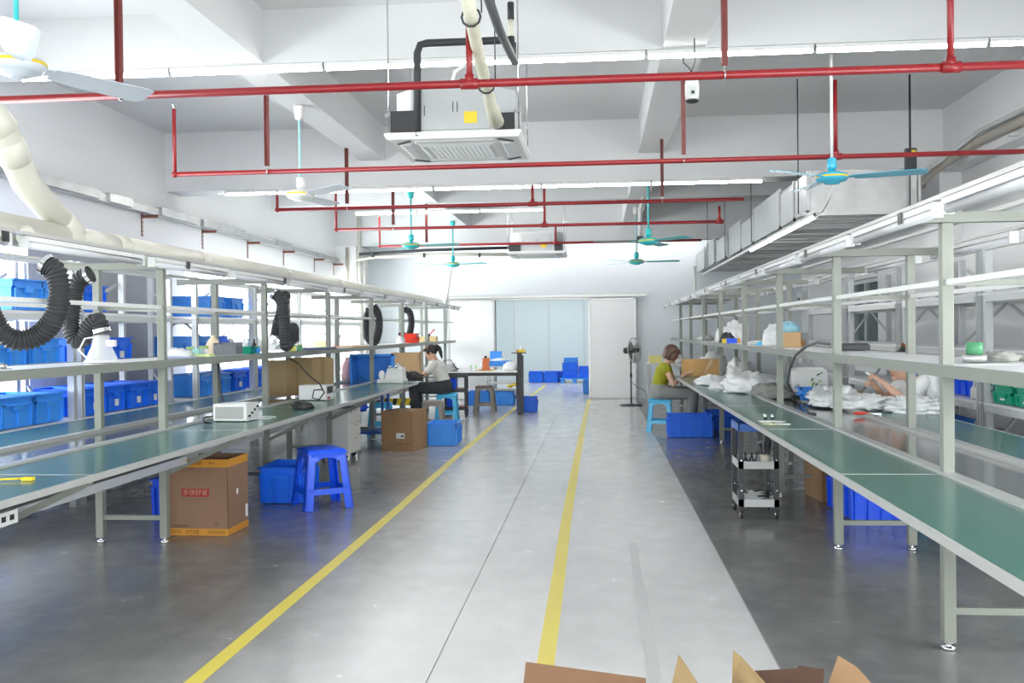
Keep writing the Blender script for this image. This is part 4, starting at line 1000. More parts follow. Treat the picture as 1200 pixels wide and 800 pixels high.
# what lies on the trolley
solo('pen_pot', MB().lathe([(.035, 0), (.042, .09), (.038, .09), (.033, .006)], n=16), mat('cream_pot', (.66, .62, .52), .5), 'cream pot of tools on the middle tray of the black trolley', 'pot', (TX + .06, TY - .12, .378))
for i, (dx, dy, hh) in enumerate(((-.015, 0, .07), (.0, .01, .09), (.012, -.01, .08), (.02, .01, .10))):
    solo('hand_tool', MB().cyl((dx, dy, .0), (dx * 2.2, dy, .09 + hh), .006, 6), M_DARKMETAL, ['short dark tool leftmost in the cream pot', 'longest dark tool in the middle of the cream pot', 'dark tool right of the middle in the cream pot', 'dark tool leaning out at the right of the cream pot'][i], 'tool', (TX + .06, TY - .12, .386))
for i in range(3):
    t = thing('pliers', ['open pliers with black handles, leftmost on the middle trolley tray', 'pliers with black handles in the middle of the middle trolley tray', 'pliers standing beside the cream pot on the middle trolley tray'][i], 'pliers', (TX - .11 + i * .045, TY - .13, .378), R(20 * i))
    part('jaws', MB().ell((0, 0, .02), .02, .012, .02), M_CHROME, t); part('handle', MB().tube([(0, 0, .03), (-.02, 0, .06), (-.03, 0, .11)], .006, 6), M_BLACK, t); part('handle', MB().tube([(0, 0, .03), (.02, 0, .06), (.03, 0, .10)], .006, 6), M_BLACK, t)
def blob(name, label, cat, loc, rx, ry, rz_, m, seed=0, amp=.28, n=26, mm=16, rot=0, freq=3.2, group=None, flat=True):
    off = Vector((seed * 7.3, seed * 3.1, seed))
    def f(u):
        q = u * freq + off
        return 1 + amp * noise.noise(q) + amp * .6 * noise.noise(q * 2.7) - amp * .5 * abs(noise.noise(q * 4.1))
    mb = MB(); mb.ell((0, 0, 0), rx, ry, rz_, n, mm, f=f)
    if flat: mb.v = [(x, y, max(0.0, z + rz_ * .35)) for x, y, z in mb.v]
    return solo(name, mb, m, label, cat, loc, rot, group)
blob('tool_bag', 'clear bag of small parts on the lowest trolley tray', 'bag', (TX - .03, TY - .1, .098), .10, .08, .07, M_CLEAR, 3)
for i in range(5):
    a_ = i * 1.1
    solo('cable_coil', MB().tube([(.06 * math.cos(t_ * .6 + a_) * (1 + .1 * i), .05 * math.sin(t_ * .6 + a_), .012 + .012 * i + .03 * math.sin(t_ * .3) ** 2) for t_ in range(12)], .005, 6), M_BLACK,
         ['lowest black cable coil', 'second black cable coil', 'third black cable coil', 'fourth black cable coil', 'uppermost black cable coil'][i] + ' on the lowest tray of the trolley', 'cable', (TX + .02 * (i - 2), TY - .10, .10))
solo('screwdriver', MB().cyl((-.16, -.19, .25), (-.05, -.10, .16), .007, 6), M_BLACK, 'black screwdriver poking out of the lowest trolley tray at the left', 'tool', (TX, TY, 0))
solo('paper_scrap', MB().box(-.05, .05, -.06, .06, 0, .02), M_PAPER, 'white packet lying in the blue top tray of the trolley', 'packet', (TX - .04, TY - .08, .653))

# black trolley and blue trolley on the left
trolley('black trolley with two open shelves behind the woman with the ponytail', (-2.33, 15.70, 0), R(3), .36, .36, .70, [.13, .42, .66], M_DARKMETAL)
t = thing('water_bottle_pack', 'blue water container standing inside the left black trolley', 'container', (-2.40, 15.70, .428)); part('body', MB().box(-.08, .08, -.1, .1, 0, .22), M_BLUED, t)
t = thing('water_bottle_pack', 'blue container on the lowest shelf of the left black trolley', 'container', (-2.40, 15.70, .138)); part('body', MB().box(-.08, .08, -.1, .1, 0, .24), M_BLUED, t)
solo('red_tray', MB().box(-.09, .09, -.1, .1, 0, .05), M_FLAME, 'red flat tray on the lowest shelf of the left black trolley', 'tray', (-2.24, 15.66, .138))
for i, x in enumerate((-2.29, -2.22)): solo('tape_roll', MB().lathe([(.02, 0), (.034, 0), (.034, .05), (.02, .05)], n=16), M_CARDL, ['left roll of brown tape in the black trolley', 'right roll of brown tape in the black trolley'][i], 'tape roll', (x, 15.66, .428))
t = thing('blue_trolley', 'dark blue tubular trolley under the left bench end', 'trolley', (-2.95, 12.25, 0), R(4))
for x in (-.2, .2):
    for y in (-.25, .25):
        part('upright', MB().cyl((x, y, .08), (x, y, .66), .018, 10), M_BLUETUBE, t); part('castor', MB().cyl((x - .012, y, .036), (x + .012, y, .036), .035, 14), M_BLACK, t)
for z in (.12, .62): part('shelf', MB().box(-.22, .22, -.27, .27, z, z + .03), M_BLUETUBE, t)
blob('blue_bag', 'blue plastic bag hanging over the trolley under the left bench', 'bag', (-3.1, 11.9, .42), .2, .2, .13, M_BLUED, 5, rot=0)
o = thing('hazard_barrier', 'yellow and black striped board behind the seated woman\'s stool', 'board', (onY(459, 473, 14.3).x, 14.3, .31), 0)
for i in range(8): part('stripe', MB().prism([(-.26 + i * .065, 0, 0), (-.195 + i * .065, 0, 0), (-.165 + i * .065, 0, .10), (-.23 + i * .065, 0, .10)], (0, .02, 0)), M_YELLOW if i % 2 else M_BLACK, o)
part('rail', MB().box(-.28, .36, .02, .05, 0, .1), M_BLACK, o)
for x in (-.27, .34): part('foot', MB().box(x - .015, x + .015, .02, .05, -.31, 0), M_BLACK, o)

# white table with black post
t = thing('work_table', 'white-topped table with a black frame standing across before the doorway', 'table', (-1.95, 16.4, 0))
part('table_top', MB().box(-.72, .60, -.38, .38, .715, .735), M_WHITE, t); part('apron', MB().box(-.72, .60, -.36, -.33, .66, .715), M_BLACK, t); part('apron', MB().box(-.72, .60, .33, .36, .66, .715), M_BLACK, t)
for x in (-.66, .56):
    part('leg', MB().box(x - .035, x + .035, .25, .33, 0, .66), M_BLACK, t)
part('leg', MB().box(-.62, -.52, -.33, -.26, 0, .66), M_BLACK, t)
t = thing('black_post', 'tall black square post at the right end of the white table', 'post', (-1.31, 16.15, 0))
part('post', MB().box(-.05, .03, -.04, .04, .001, 1.03), M_BLACK, t); part('plate', MB().box(-.14, .10, -.08, .08, 1.03, 1.045), M_DARKMETAL, t); part('sub_post', MB().box(.035, .055, -.03, .03, .02, 1.0), M_DARKMETAL, t)
t = thing('tape_dispenser', 'yellow tool with an orange end on top of the black post', 'tool', (-1.28, 16.15, 1.047))
part('body', MB().box(-.06, .06, -.03, .03, 0, .045), M_YELLOW, t); part('end', MB().box(-.09, -.06, -.03, .03, 0, .045), M_ORANGE, t); part('bottle', MB().lathe([(.02, .046), (.02, .09), (.008, .1), (.008, .12)], n=10), M_WHITE, t)
q = onZ(569, 434, .735)
t = thing('hand_press', 'orange hand press standing on the white table', 'press', (q.x, 16.45, .737))
part('base', MB().box(-.16, .16, -.06, .06, 0, .015), M_ORANGE, t); part('column', MB().taper((-.06, .07, -.05, .05), (-.05, .05, -.04, .04), .015, .12).box(-.055, .065, -.05, .05, .12, .21), mat('press_orange', (.62, .15, .03), .4), t)
part('head', MB().cyl((-.0, 0, .21), (-.0, 0, .25), .022), M_DARKMETAL, t); part('lever', MB().bar((-.04, -.05, .19), (-.09, -.06, .08), .012), M_CHROME, t)
for i, x in enumerate((-.13, .14)): part('yellow_foot', MB().box(x - .025, x + .025, -.065, -.06, 0, .02), M_YELLOW, t)
for i, px in enumerate((547, 553.5)):
    q = onZ(px, 436, .735)
    t = thing('glue_bottle', ['left small clear bottle with a green cap on the white table', 'right small clear bottle with a green cap on the white table'][i], 'bottle', (q.x, 16.3, .737))
    part('body', MB().lathe([(.018, 0), (.02, .005), (.02, .05), (.01, .06)], n=12), M_CLEAR, t); part('cap', MB().lathe([(.014, .06), (.014, .082), (.006, .09)], n=12), mat('lime_cap', (.15, .62, .12), .4), t)
blob('white_bag', 'white bag lying on the right end of the white table', 'bag', (-1.48, 16.45, .737), .16, .14, .11, M_BAG, 2)
blob('cable_heap', 'small heap of cables and paper at the left end of the white table', 'cables', (-2.50, 16.2, .737), .13, .12, .07, M_GREY, 4, amp=.5)
solo('power_cable', MB().tube([(-2.7, 16.2, .80), (-2.6, 16.15, .92), (-2.48, 16.1, .93), (-2.40, 16.1, .80), (-2.35, 16.1, .78)], .008, 6), M_BLACK, 'black cable arching over the left end of the white table', 'cable')
# wire trolley behind the table
t = thing('wire_trolley', 'tall white trolley with blue trays behind the white table', 'trolley', (-1.82, 18.5, 0))
for x in (-.30, .30):
    for y in (-.2, .2): part('upright', MB().cyl((x, y, .1), (x, y, .86), .014, 8), M_CHROME, t); part('castor', MB().cyl((x - .012, y, .05), (x + .012, y, .05), .048, 14), M_BLACK, t)
for z in (.14, .27, .40, .55, .72): part('shelf', MB().box(-.30, .30, -.2, .2, z, z + .02), M_LGREY if z != .14 else M_BLUETUBE, t)
t = thing('parts_tray', 'blue tray of parts on top of the white trolley', 'tray', (-1.87, 18.5, .742))
part('tray', MB().box(-.22, .2, -.18, .18, 0, .1), M_BLUEL, t); part('contents', MB().ell((0, 0, .1), .2, .15, .05), M_PAPER, t)
t = thing('parts_tray', 'small blue box stacked on the parts tray, left side', 'tray', (-1.98, 18.62, .86)); part('box', MB().box(-.11, .11, -.05, .05, 0, .16), M_BLUEL, t)
for i, x in enumerate((-1.68, -1.57)): solo('yellow_handwheel', MB().lathe([(.02, -.03), (.055, -.025), (.055, .025), (.02, .03)], n=12), M_YELLOW, ['left yellow knob on the white trolley', 'right yellow knob on the white trolley'][i], 'knob', (x, 18.27, .36 + i * .03))

# standing fan
t = thing('standing_fan', 'black pedestal fan with a wire cage, standing before the sliding door', 'fan', (.60, 18.0, 0))
part('base', MB().lathe([(.21, .001), (.21, .012), (.19, .025), (.05, .035), (.02, .05)], n=28), M_DARKMETAL, t)
part('pole', MB().cyl((0, 0, .04), (0, 0, .98), .014, 10), M_BLACK, t); part('collar', MB().cyl((0, 0, .52), (0, 0, .60), .022, 10), M_BLACK, t)
part('control_box', MB().box(-.03, .03, -.035, .035, .86, .98), M_BLACK, t)
part('motor', MB().tube([(-.14, -.02, 1.02), (-.12, -.02, 1.02), (-.02, 0, 1.02), (.05, .01, 1.02)], [.03, .055, .06, .045], 14), M_BLACK, t)
Mx = Matrix.Translation((.07, .02, 1.02)) @ Matrix.Rotation(R(-33), 4, 'Z') @ Matrix.Rotation(R(84), 4, 'Y')
cg_ = MB(); RR_ = .235
for k in range(28):
    a = 2 * math.pi * k / 28; ca, sa = math.cos(a), math.sin(a)
    for sgn in (1, -1): cg_.tube([Mx @ Vector((ca * .03, sa * .03, sgn * .07)), Mx @ Vector((ca * .16, sa * .16, sgn * .06)), Mx @ Vector((ca * RR_, sa * RR_, 0))], .0035, 4, cap=False)
cg_.tube([Mx @ Vector((RR_ * math.cos(a * math.pi / 16), RR_ * math.sin(a * math.pi / 16), 0)) for a in range(33)], .009, 6)
part('cage', cg_, M_GREY, t, kind='stuff')
for k in range(3):
    b_ = MB(); Mz = Mx @ Matrix.Rotation(R(120 * k), 4, 'Z'); b_.prism([Mz @ Vector(p) for p in ((.03, -.03, .02), (.2, -.09, .01), (.21, .06, -.02), (.03, .03, -.02))], Mx.to_3x3() @ Vector((0, 0, .003))); part('fan_blade', b_, mat('smoky_blade', (.28, .29, .27), .3), t)
part('hub', MB().cyl(Mx @ Vector((0, 0, -.05)), Mx @ Vector((0, 0, .075)), .04, 14), M_BLACK, t)
solo('power_cable', MB().tube([(.62, 18.0, .42), (.72, 17.9, .34), (.85, 17.8, .28), (.9, 17.75, .12), (.9, 17.75, .012)], .006, 6), M_BLACK, 'black cable trailing from the pedestal fan', 'cable')
# narrow table by the wall behind the fan
t = thing('side_table', 'narrow grey metal table beside the fan, behind the woman in olive', 'table', (1.12, 17.4, 0))
part('table_top', MB().box(-.25, .5, -.25, .25, .78, .81), M_LGREY, t)
for x in (-.22, .45):
    for y in (-.2, .2): part('leg', MB().box(x - .025, x + .025, y - .025, y + .025, 0, .78), M_GREY, t)
solo('yellow_folder', MB().box(-.1, .12, -.1, .1, 0, .13), mat('pale_yellow', (.82, .74, .28), .6), 'yellow box on the narrow grey table', 'box', (1.0, 17.35, .812))
blob('white_bag', 'white bag on the narrow grey table, right of the yellow box', 'bag', (1.40, 17.35, .812), .13, .12, .12, M_BAG, 9)

# ================================================================== ON THE BENCHES
TB = .762
def psu(label, loc, rz, w, d, h, holes):
    t = thing('power_supply', label, 'power supply', loc, rz)
    part('casing', MB().box(-w / 2, w / 2, -d / 2, d / 2, .006, h), M_WHITE, t, bevel=.003)
    part('front_plate', MB().box(w / 2, w / 2 + .006, -d / 2 - .004, d / 2 + .004, .004, h + .004), M_LGREY, t)
    if holes:
        hb = MB()
        for r_ in range(10):
            for c_ in range(14):
                x = -w / 2 + .02 + c_ * (w - .05) / 13 + (r_ % 2) * .006; z = .025 + r_ * (h - .05) / 9; hb.box(x - .006, x + .006, -d / 2 - .0015, -d / 2 + .001, z - .003, z + .003)
        part('vent_holes', hb, mat('hole_dark', (.18, .18, .18), .8), t, kind='stuff')
        for k in range(4): part('terminal', MB().cyl((w / 2 + .006, -d / 2 + .03 + k * .05, .04 + .02 * k), (w / 2 + .02, -d / 2 + .03 + k * .05, .04 + .02 * k), .008, 8), M_BLACK, t)
    else:
        part('display', MB().box(w / 2 + .006, w / 2 + .009, -d / 2 + .02, d / 2 - .03, h * .45, h * .9), M_BLACK, t)
        for k, m_ in enumerate((M_FLAME, M_BLACK, M_LGREY)): part('terminal', MB().cyl((w / 2 + .006, -d / 2 + .03 + k * .03, .025), (w / 2 + .02, -d / 2 + .03 + k * .03, .025), .009, 8), m_, t)
    for x in (-w / 2 + .02, w / 2 - .02): part('rubber_foot', MB().box(x - .008, x + .008, -d / 2 + .01, d / 2 - .01, 0, .006), M_BLACK, t)
    return t
q = onZ(270, 494, TB); psu('white power supply with a perforated side on the left bench', (q.x, q.y + .1, TB), R(-3), .255, .20, .13, True)
q = onZ(370, 469, TB); psu('smooth white power supply with a dark display on the left bench', (q.x - .02, q.y + .08, TB), R(-4), .27, .20, .145, False)
q = onZ(270, 488, TB)
solo('power_cable', MB().tube([onY(246, 405, 7.3) * 1, onY(256, 427, 7.2), onY(257, 440, 7.15), onY(259, 462, 7.15), onY(263, 471, 7.1), onY(272, 472, 7.1)][1:], .008, 6), M_BLACK, 'black cable dropping from the shelf to the perforated power supply', 'cable')
solo('power_cable', MB().tube([onZ(247, 496, TB + .01), onZ(240, 495, TB + .03), onZ(238, 490, TB + .04), onZ(243, 488, TB + .02), onZ(249, 488, TB + .03)], .007, 6), M_BLACK, 'short black cable loop left of the perforated power supply', 'cable')
solo('power_cable', MB().tube([onY(340, 420, 8.9), onY(350, 426, 8.9), onY(362, 440, 8.8), onY(375, 450, 8.7), onY(380, 460, 8.65), onY(374, 468, 8.6), onY(366, 466, 8.6), onY(368, 457, 8.6), onY(378, 456, 8.6)], .007, 6), M_BLACK, 'black cable looping from the shelf over the smooth power supply', 'cable')
blob('power_adapter', 'black adapter with its tangled cord on the left bench', 'adapter', onZ(355, 479, TB), .10, .07, .045, M_BLACK, 6, amp=.5)
solo('wire_ring', MB().tube([Vector(onZ(310, 489, TB + .004)) + Vector((.08 * math.cos(a * .5), .1 * math.sin(a * .5), 0)) for a in range(13)], .004, 6), M_WHITE, 'thin white wire ring lying on the green left bench', 'wire')
t = thing('box_cutter', 'yellow stick tool lying on the near left bench', 'tool', onZ(20, 563, TB)); part('shaft', MB().cyl((-.14, -.04, .008), (.02, .01, .008), .005, 8), M_YELLOW, t); part('head', MB().box(.02, .07, -.005, .025, 0, .014), M_YELLOW, t)
t = thing('power_strip', 'white power strip fixed under the near left bench edge', 'power strip', onX(8, 606, -2.6)); part('body', MB().box(-.02, .02, -.22, .05, -.03, .03), M_LGREY, t)
for k in range(4): part('socket', MB().box(.02, .022, -.19 + k * .06, -.16 + k * .06, -.012, .012), M_BLACK, t)
solo('lower_rail', MB().box(-2.80, -2.74, 1.6, 6.2, .545, .595), mat('silver_rail', (.62, .64, .68), .25, metal=.4), 'silver rail running under the near left bench edge', 'rail')
# upright cardboard sheets on the left line
for i, (px0, px1, y, ptop) in enumerate(((315, 336, 9.6, 422), (340, 366, 9.75, 419), (367, 381, 9.9, 418))):
    a, b = onY(px0, 468, y), onY(px1, 468, y); zt = onY(px0, ptop, y).z
    t = thing('cardboard_sheet', ['left folded cardboard sheet standing on the left bench', 'middle folded cardboard sheet standing on the left bench, beside the smooth power supply', 'narrow right folded cardboard sheet standing on the left bench'][i], 'cardboard')
    part('sheet', MB().box(a.x, b.x, y, y + .012, TB, zt), mat('olive_cardboard', (.34, .24, .12), .8, var=.1), t); part('fold', MB().prism([(b.x, y, TB), (b.x + .06, y + .12, TB), (b.x + .06, y + .12, zt - .02), (b.x, y, zt)], (0, .012, 0)), mat('olive_cardboard', (.34, .24, .12), .8), t)
blob('long_carton', 'flattened brown carton on the lower left rack shelf behind the sheets', 'carton', (LR - .25, 12.9, .47), .25, .5, .12, M_CARDL, 1, amp=.05)
# blue crate on its side, pink cloth, machine
a = onY(416, 443, 12.9); 
t = crate(.50, .30, .36, M_BLUEL, 'large light blue crate standing on its side on the left bench', loc=(0, 0, 0), nrib=5)
t.location = (onY(437, 443, 12.75).x, 12.95, TB + .24); t.rotation_euler = (R(90), 0, 0)
t.location.z = TB + .15; t.rotation_euler = (R(90), 0, 0); t.scale = (1.1, 1.25, .8)
blob('pink_cloth', 'pink garment hanging over the blue crate on the left bench', 'cloth', (onY(411, 441, 12.9).x - .02, 12.9, TB), .10, .12, .22, M_PINK, 11, amp=.2)
t = carton('brown_carton', .42, .3, .34, M_CARDL, 'brown open carton standing on the left bench before the seated woman', (onY(477, 443, 14.1).x - .02, 14.2, TB), R(4), flaps=[(1, 40)])
t = thing('sewing_machine', 'small white machine with knobs on the left bench before the woman', 'machine', (onZ(450, 451, TB).x + .02, 12.1, TB), R(-5))
part('base', MB().box(-.19, .15, -.12, .12, 0, .05), M_WHITE, t, bevel=.01); part('body', MB().taper((-.1, .14, -.1, .1), (-.06, .13, -.08, .08), .05, .19), M_WHITE, t, bevel=.01)
part('knob', MB().cyl((-.02, -.1, .19), (-.02, -.1, .22), .02), M_CHROME, t); part('knob', MB().cyl((.06, -.1, .19), (.06, -.1, .23), .02), M_CHROME, t); part('lamp', MB().ell((-.16, 0, .1), .04, .05, .06), M_WHITE, t)
blob('cable_heap', 'dark heap of cables and parts beside the white machine', 'cables', (onZ(475, 448, TB).x, 12.5, TB), .17, .16, .08, M_BLACK, 12, amp=.7, freq=5)
for i in range(4): blob('metal_part', ['grey small part left on the dark heap', 'grey small part in the dark heap, second', 'grey small part in the dark heap, third', 'grey small part right on the dark heap'][i], 'part', (-2.72 + i * .07, 12.45 - .02 * i, TB + .05), .03, .03, .03, M_CHROME, i, amp=.3, n=10, mm=6)
solo('orange_tag', MB().box(-.02, .02, -.01, .01, 0, .03), M_ORANGE, 'tiny orange part on the dark heap', 'part', (-2.60, 12.33, TB + .04))
blob('white_bag', 'white plastic bag held in front of the woman with the ponytail', 'bag', (onY(470, 440, 14.2).x, 13.75, TB), .17, .12, .14, M_BAG, 8)
# right bench
t = carton('tilted_carton', .52, .26, .225, mat('amber_carton', (.60, .34, .11), .5, var=.08), 'amber carton on the right bench in front of the woman in olive', (1.40, 13.40, TB), R(-6), closed=True)
part('tape_strip', MB().prism([(.02, -.1315, .0), (.07, -.1315, .0), (.17, -.1315, .22), (.12, -.1315, .22)], (0, .001, 0)), mat('shiny_tape', (.48, .27, .08), .2), t)
blob('white_bag', 'white bag rising behind the amber carton', 'bag', (1.62, 13.85, TB), .2, .15, .24, M_BAG, 13)
blob('white_bag', 'low crumpled white bag in front of the amber carton', 'bag', (1.33, 11.35, TB), .22, .35, .075, M_BAG, 14, n=40, mm=20)
blob('clear_bag', 'upright greyish clear bag right of the amber carton', 'bag', (1.65, 11.5, TB), .17, .2, .22, mat('greyish_bag', (.70, .71, .69), .2, bump=.6, bscale=20), 15, n=36, mm=20, amp=.35)
blob('white_bag', 'large white bag heap in the middle of the right bench', 'bag', (1.55, 9.95, TB), .30, .46, .15, M_BAG, 16, n=48, mm=24)
blob('white_bag', 'flat corner of white bag at the aisle edge of the right bench', 'bag', (1.27, 10.3, TB), .11, .28, .055, M_BAG, 17, n=30)
blob('grey_cloth', 'grey folded cloth on the right bench beside the white heap', 'cloth', (1.62, 9.3, TB), .17, .22, .09, M_CLOTHG, 18, n=30, rot=.4)
blob('grey_cloth', 'grey rolled cloth in front of the folded one', 'cloth', (1.66, 9.02, TB), .18, .09, .05, M_CLOTHG, 19, n=30, rot=.2)
for i in range(4):
    solo('small_card', MB().box(-.035, .035, -.05, .05, 0, .004), [M_PAPER, mat('pale_yellow2', (.8, .76, .5), .6), M_PAPER, M_PAPER][i], ['left small white card on the near right bench', 'small yellow card on the near right bench', 'small white card right of the yellow one', 'small white card farthest from the aisle'][i], 'card', onZ(896 + i * 7, 494 + (i % 2) * 3, TB + .001), R(25 * i))
solo('metal_part', MB().cyl((0, 0, 0), (0, 0, .04), .012, 10).cyl((.05, .01, 0), (.05, .01, .035), .012, 10), M_CHROME, 'pair of small metal pins beside the cards', 'part', onZ(897, 491, TB))
t = crate(.17, .2, .115, M_BLUEL, 'small blue open box on the belt of the right bench', loc=onZ(951, 470, TB) + Vector((0, .1, .0)), nrib=2)
# white jug with green print
q = onZ(936, 456, TB)
t = thing('white_canister', 'white plastic canister with green leaf print behind the right bench', 'canister', (2.06, 9.75, TB))
part('body', MB().taper((-.18, .18, -.1, .1), (-.17, .17, -.09, .09), 0, .22).taper((-.17, .17, -.09, .09), (-.13, .13, -.06, .06), .22, .25), M_WHITE, t, bevel=.01)
for k in range(9):
    x, z = -.0 + .15 * random.random(), .05 + .14 * random.random(); part('leaf_print', MB().prism([(x, -.101, z), (x + .02, -.101, z + .012), (x + .028, -.101, z + .03), (x + .006, -.101, z + .02)], (0, .004, 0)), mat('leaf_green', (.18, .42, .04), .6) if k % 3 else M_BLACK, t)
part('code_mark', MB().box(-.13, -.10, -.101, -.098, .06, .09), M_GREY, t)
t = carton('flat_carton', .34, .24, .07, M_CARDL, 'low brown tray carton of white parts behind the blue box', (2.16, 8.95, TB), R(3)); part('contents', MB().ell((0, 0, .06), .15, .10, .035), M_PAPER, t)
blob('clear_bag', 'clear plastic bag heap right of the small blue box', 'bag', (1.92, 8.15, TB), .20, .26, .12, M_BAG, 21, n=48, mm=24, amp=.4)
blob('clear_bag', 'long white plastic bag lying under the arms of the seated woman', 'bag', (2.12, 7.85, TB), .26, .30, .08, M_BAG, 22, n=48, mm=24, amp=.4)
blob('clear_bag', 'white plastic bag at the elbow of the seated woman', 'bag', (2.36, 7.45, TB), .22, .24, .09, M_BAG, 23, n=48, mm=24, amp=.4)
blob('clear_bag', 'white plastic bag hanging behind the seated woman\'s back', 'bag', (2.66, 8.05, TB), .10, .16, .26, M_BAG, 24, n=30, mm=18)
t = thing('scissors', 'red-handled scissors on the dark belt of the right bench', 'scissors', onZ(1012, 486, TB), R(8))
part('handle', MB().ell((-.03, 0, .012), .05, .02, .012), M_FLAME, t); part('handle', MB().ell((.0, .02, .012), .05, .015, .01), M_FLAME, t); part('blade', MB().box(.04, .13, -.01, .012, .004, .010), M_CHROME, t)
t = thing('power_strip', 'black power plug and socket on a cable on the belt of the right bench', 'plug', onZ(931, 462, TB + .05)); part('socket_block', MB().box(-.02, .09, -.03, .03, -.05, -.005), M_BLACK, t); part('red_switch', MB().box(.05, .08, -.031, -.03, -.04, -.015), M_FLAME, t)
solo('power_cable', MB().tube([onY(973, 403, 6.6), onY(958, 401, 6.7), onY(944, 406, 6.9), onY(932, 416, 7.1), onY(926, 430, 7.4), onY(923, 448, 7.7), onY(928, 458, 8.0)], .010, 8), mat('dark_grey_cable', (.12, .12, .12), .5), 'thick dark cable arching from the right shelf down to the bench', 'cable')
solo('power_cable', MB().tube([onZ(929, 461, TB + .02), onZ(938, 471, TB + .015), onZ(946, 482, TB + .012), onZ(951, 486, TB + .012)], .008, 8), M_BLACK, 'black cable lying on the belt below the plug', 'cable')
solo('mains_plug', MB().box(-.03, .03, -.02, .02, 0, .025), M_BLACK, 'black plug at the end of the belt cable', 'plug', onZ(951, 487, TB))

# ================================================================== ON THE SHELVES
SZ = 1.2365
# right shelf
t = carton('small_carton', .17, .14, .125, M_CARDL, 'small tan carton on the right shelf', (0, 0, 0), 0, closed=True); q = onY(926, 405, 8.75); t.location = (q.x, 8.75, SZ - .004)
t = carton('small_carton', .06, .1, .06, mat('dark_tan', (.45, .22, .08), .8), 'tiny brown carton right of the small tan one', (0, 0, 0), 0, closed=True); q = onY(941, 405, 8.75); t.location = (q.x, 8.85, SZ - .004)
q = onY(925, 390, 8.9); blob('blue_white_bag', 'blue and white bag on top of the small tan carton', 'bag', (q.x - .01, 8.86, SZ + .125), .09, .10, .075, mat('sky_bag', (.35, .68, .90), .4, var=.3, scale=14), 31, amp=.2)
blob('white_bag', 'white bag on the right shelf, left of the small tan carton', 'bag', (onY(908, 400, 9.1).x - .01, 9.1, SZ), .10, .14, .15, M_BAG, 32)
t = thing('black_case', 'flat black case on the right shelf', 'case', (onY(1002, 403, 7.2).x - .02, 7.2, SZ)); part('case', MB().box(-.10, .10, -.1, .1, 0, .042), M_BLACK, t, bevel=.005); part('lid', MB().box(-.09, .09, -.09, .09, .042, .05), M_BLACK, t)
t = thing('masking_jar', 'clear green film roll on an aluminium ring on the right shelf', 'jar', (onY(1140, 419, 4.62).x, 4.60, SZ))
part('ring', MB().lathe([(.038, 0), (.054, .0), (.054, .032), (.038, .032)], n=28), mat('brushed_ring', (.6, .6, .6), .35, metal=.8), t); part('film_roll', MB().lathe([(.03, .032), (.037, .034), (.037, .088), (.03, .09)], n=24), M_CLEARG, t)
blob('grey_cloth', 'crumpled grey work gloves on the right shelf', 'gloves', (onY(1180, 418, 4.6).x - .01, 4.66, SZ), .085, .06, .035, M_CLOTHG, 33, n=30, amp=.3)
blob('grey_cloth', 'second grey glove at the right edge of the shelf', 'gloves', (onY(1203, 414, 4.75).x, 4.78, SZ), .07, .05, .022, M_CLOTHG, 34, n=24, amp=.3)
blob('white_bag', 'white bag on the far right shelf, left of the bigger one', 'bag', (1.68, 13.2, SZ), .11, .2, .14, M_BAG, 35); blob('white_bag', 'bigger white bag on the far right shelf', 'bag', (1.72, 12.35, SZ), .16, .3, .19, M_BAG, 36)
t = thing('yellow_blue_box', 'box with yellow, blue and orange sides on the far right shelf', 'box', (onY(857, 400, 11.3).x, 11.3, SZ)); part('blue_side', MB().box(-.06, .06, -.05, .05, 0, .055), M_BLUED, t); part('yellow_side', MB().box(-.10, -.06, -.05, .05, 0, .05), M_YELLOW, t); part('orange_side', MB().box(.06, .095, -.05, .05, 0, .055), M_ORANGE, t)
blob('dark_bundle', 'dark grey bundle behind the yellow and blue box', 'bundle', (onY(853, 392, 11.6).x, 11.65, SZ), .09, .08, .09, M_DARKMETAL, 37)
blob('paper_heap', 'heap of white papers on the right shelf near the blue tissue', 'paper', (1.72, 10.3, SZ), .14, .5, .03, M_PAPER, 38, amp=.15)
blob('blue_tissue', 'light blue tissue on the right shelf at the edge of the papers', 'tissue', (onY(893, 402, 9.6).x, 9.6, SZ), .06, .09, .03, M_AQUA, 39)
t = thing('teal_cup', 'small white and teal cup on the far right shelf', 'cup', (1.64, 12.0 - .15, SZ)); part('cup', MB().lathe([(.03, 0), (.035, .05), (.03, .05)], n=12), M_WHITE, t); part('band', MB().lathe([(.0365, .015), (.0365, .035)], n=12), M_TEAL, t)
blob('parts_heap', 'small brown and white parts at the far end of the right shelf', 'parts', (1.72, 15.6, SZ), .12, .3, .05, M_PAPER, 40, amp=.4)
# left shelf
for i, (px, y, r_, hh, m_, lab) in enumerate(((223, 7.25, .032, .07, M_CLEARG, 'clear jar with a green lid, leftmost on the left shelf'), (239, 7.35, .035, .075, M_CLEARG, 'clear jar with a green lid, right of the first on the left shelf'), (343, 8.9, .03, .06, mat('yellow_jar', (.75, .72, .15), .3), 'yellow-green jar at the foot of the straight hose'), (351, 9.0, .03, .06, M_CLEARG, 'green jar right of the yellow-green one'))):
    t = thing('small_jar', lab, 'jar', (onY(px, 413, y).x, y, SZ)); part('glass', MB().lathe([(r_, 0), (r_, hh * .7), (r_ * .9, hh * .75)], n=16), m_ if i > 1 else M_CLEAR, t); part('lid', MB().lathe([(r_, hh * .75), (r_, hh), (r_ * .8, hh + .004)], n=16), mat('olive_green_lid', (.30, .45, .16), .5), t)
solo('teal_box', MB().box(-.025, .025, -.03, .03, 0, .06), mat('pale_teal_box', (.35, .62, .58), .5), 'small pale teal box between the two green-lidded jars', 'box', (onY(231, 415, 7.2).x, 7.2, SZ))
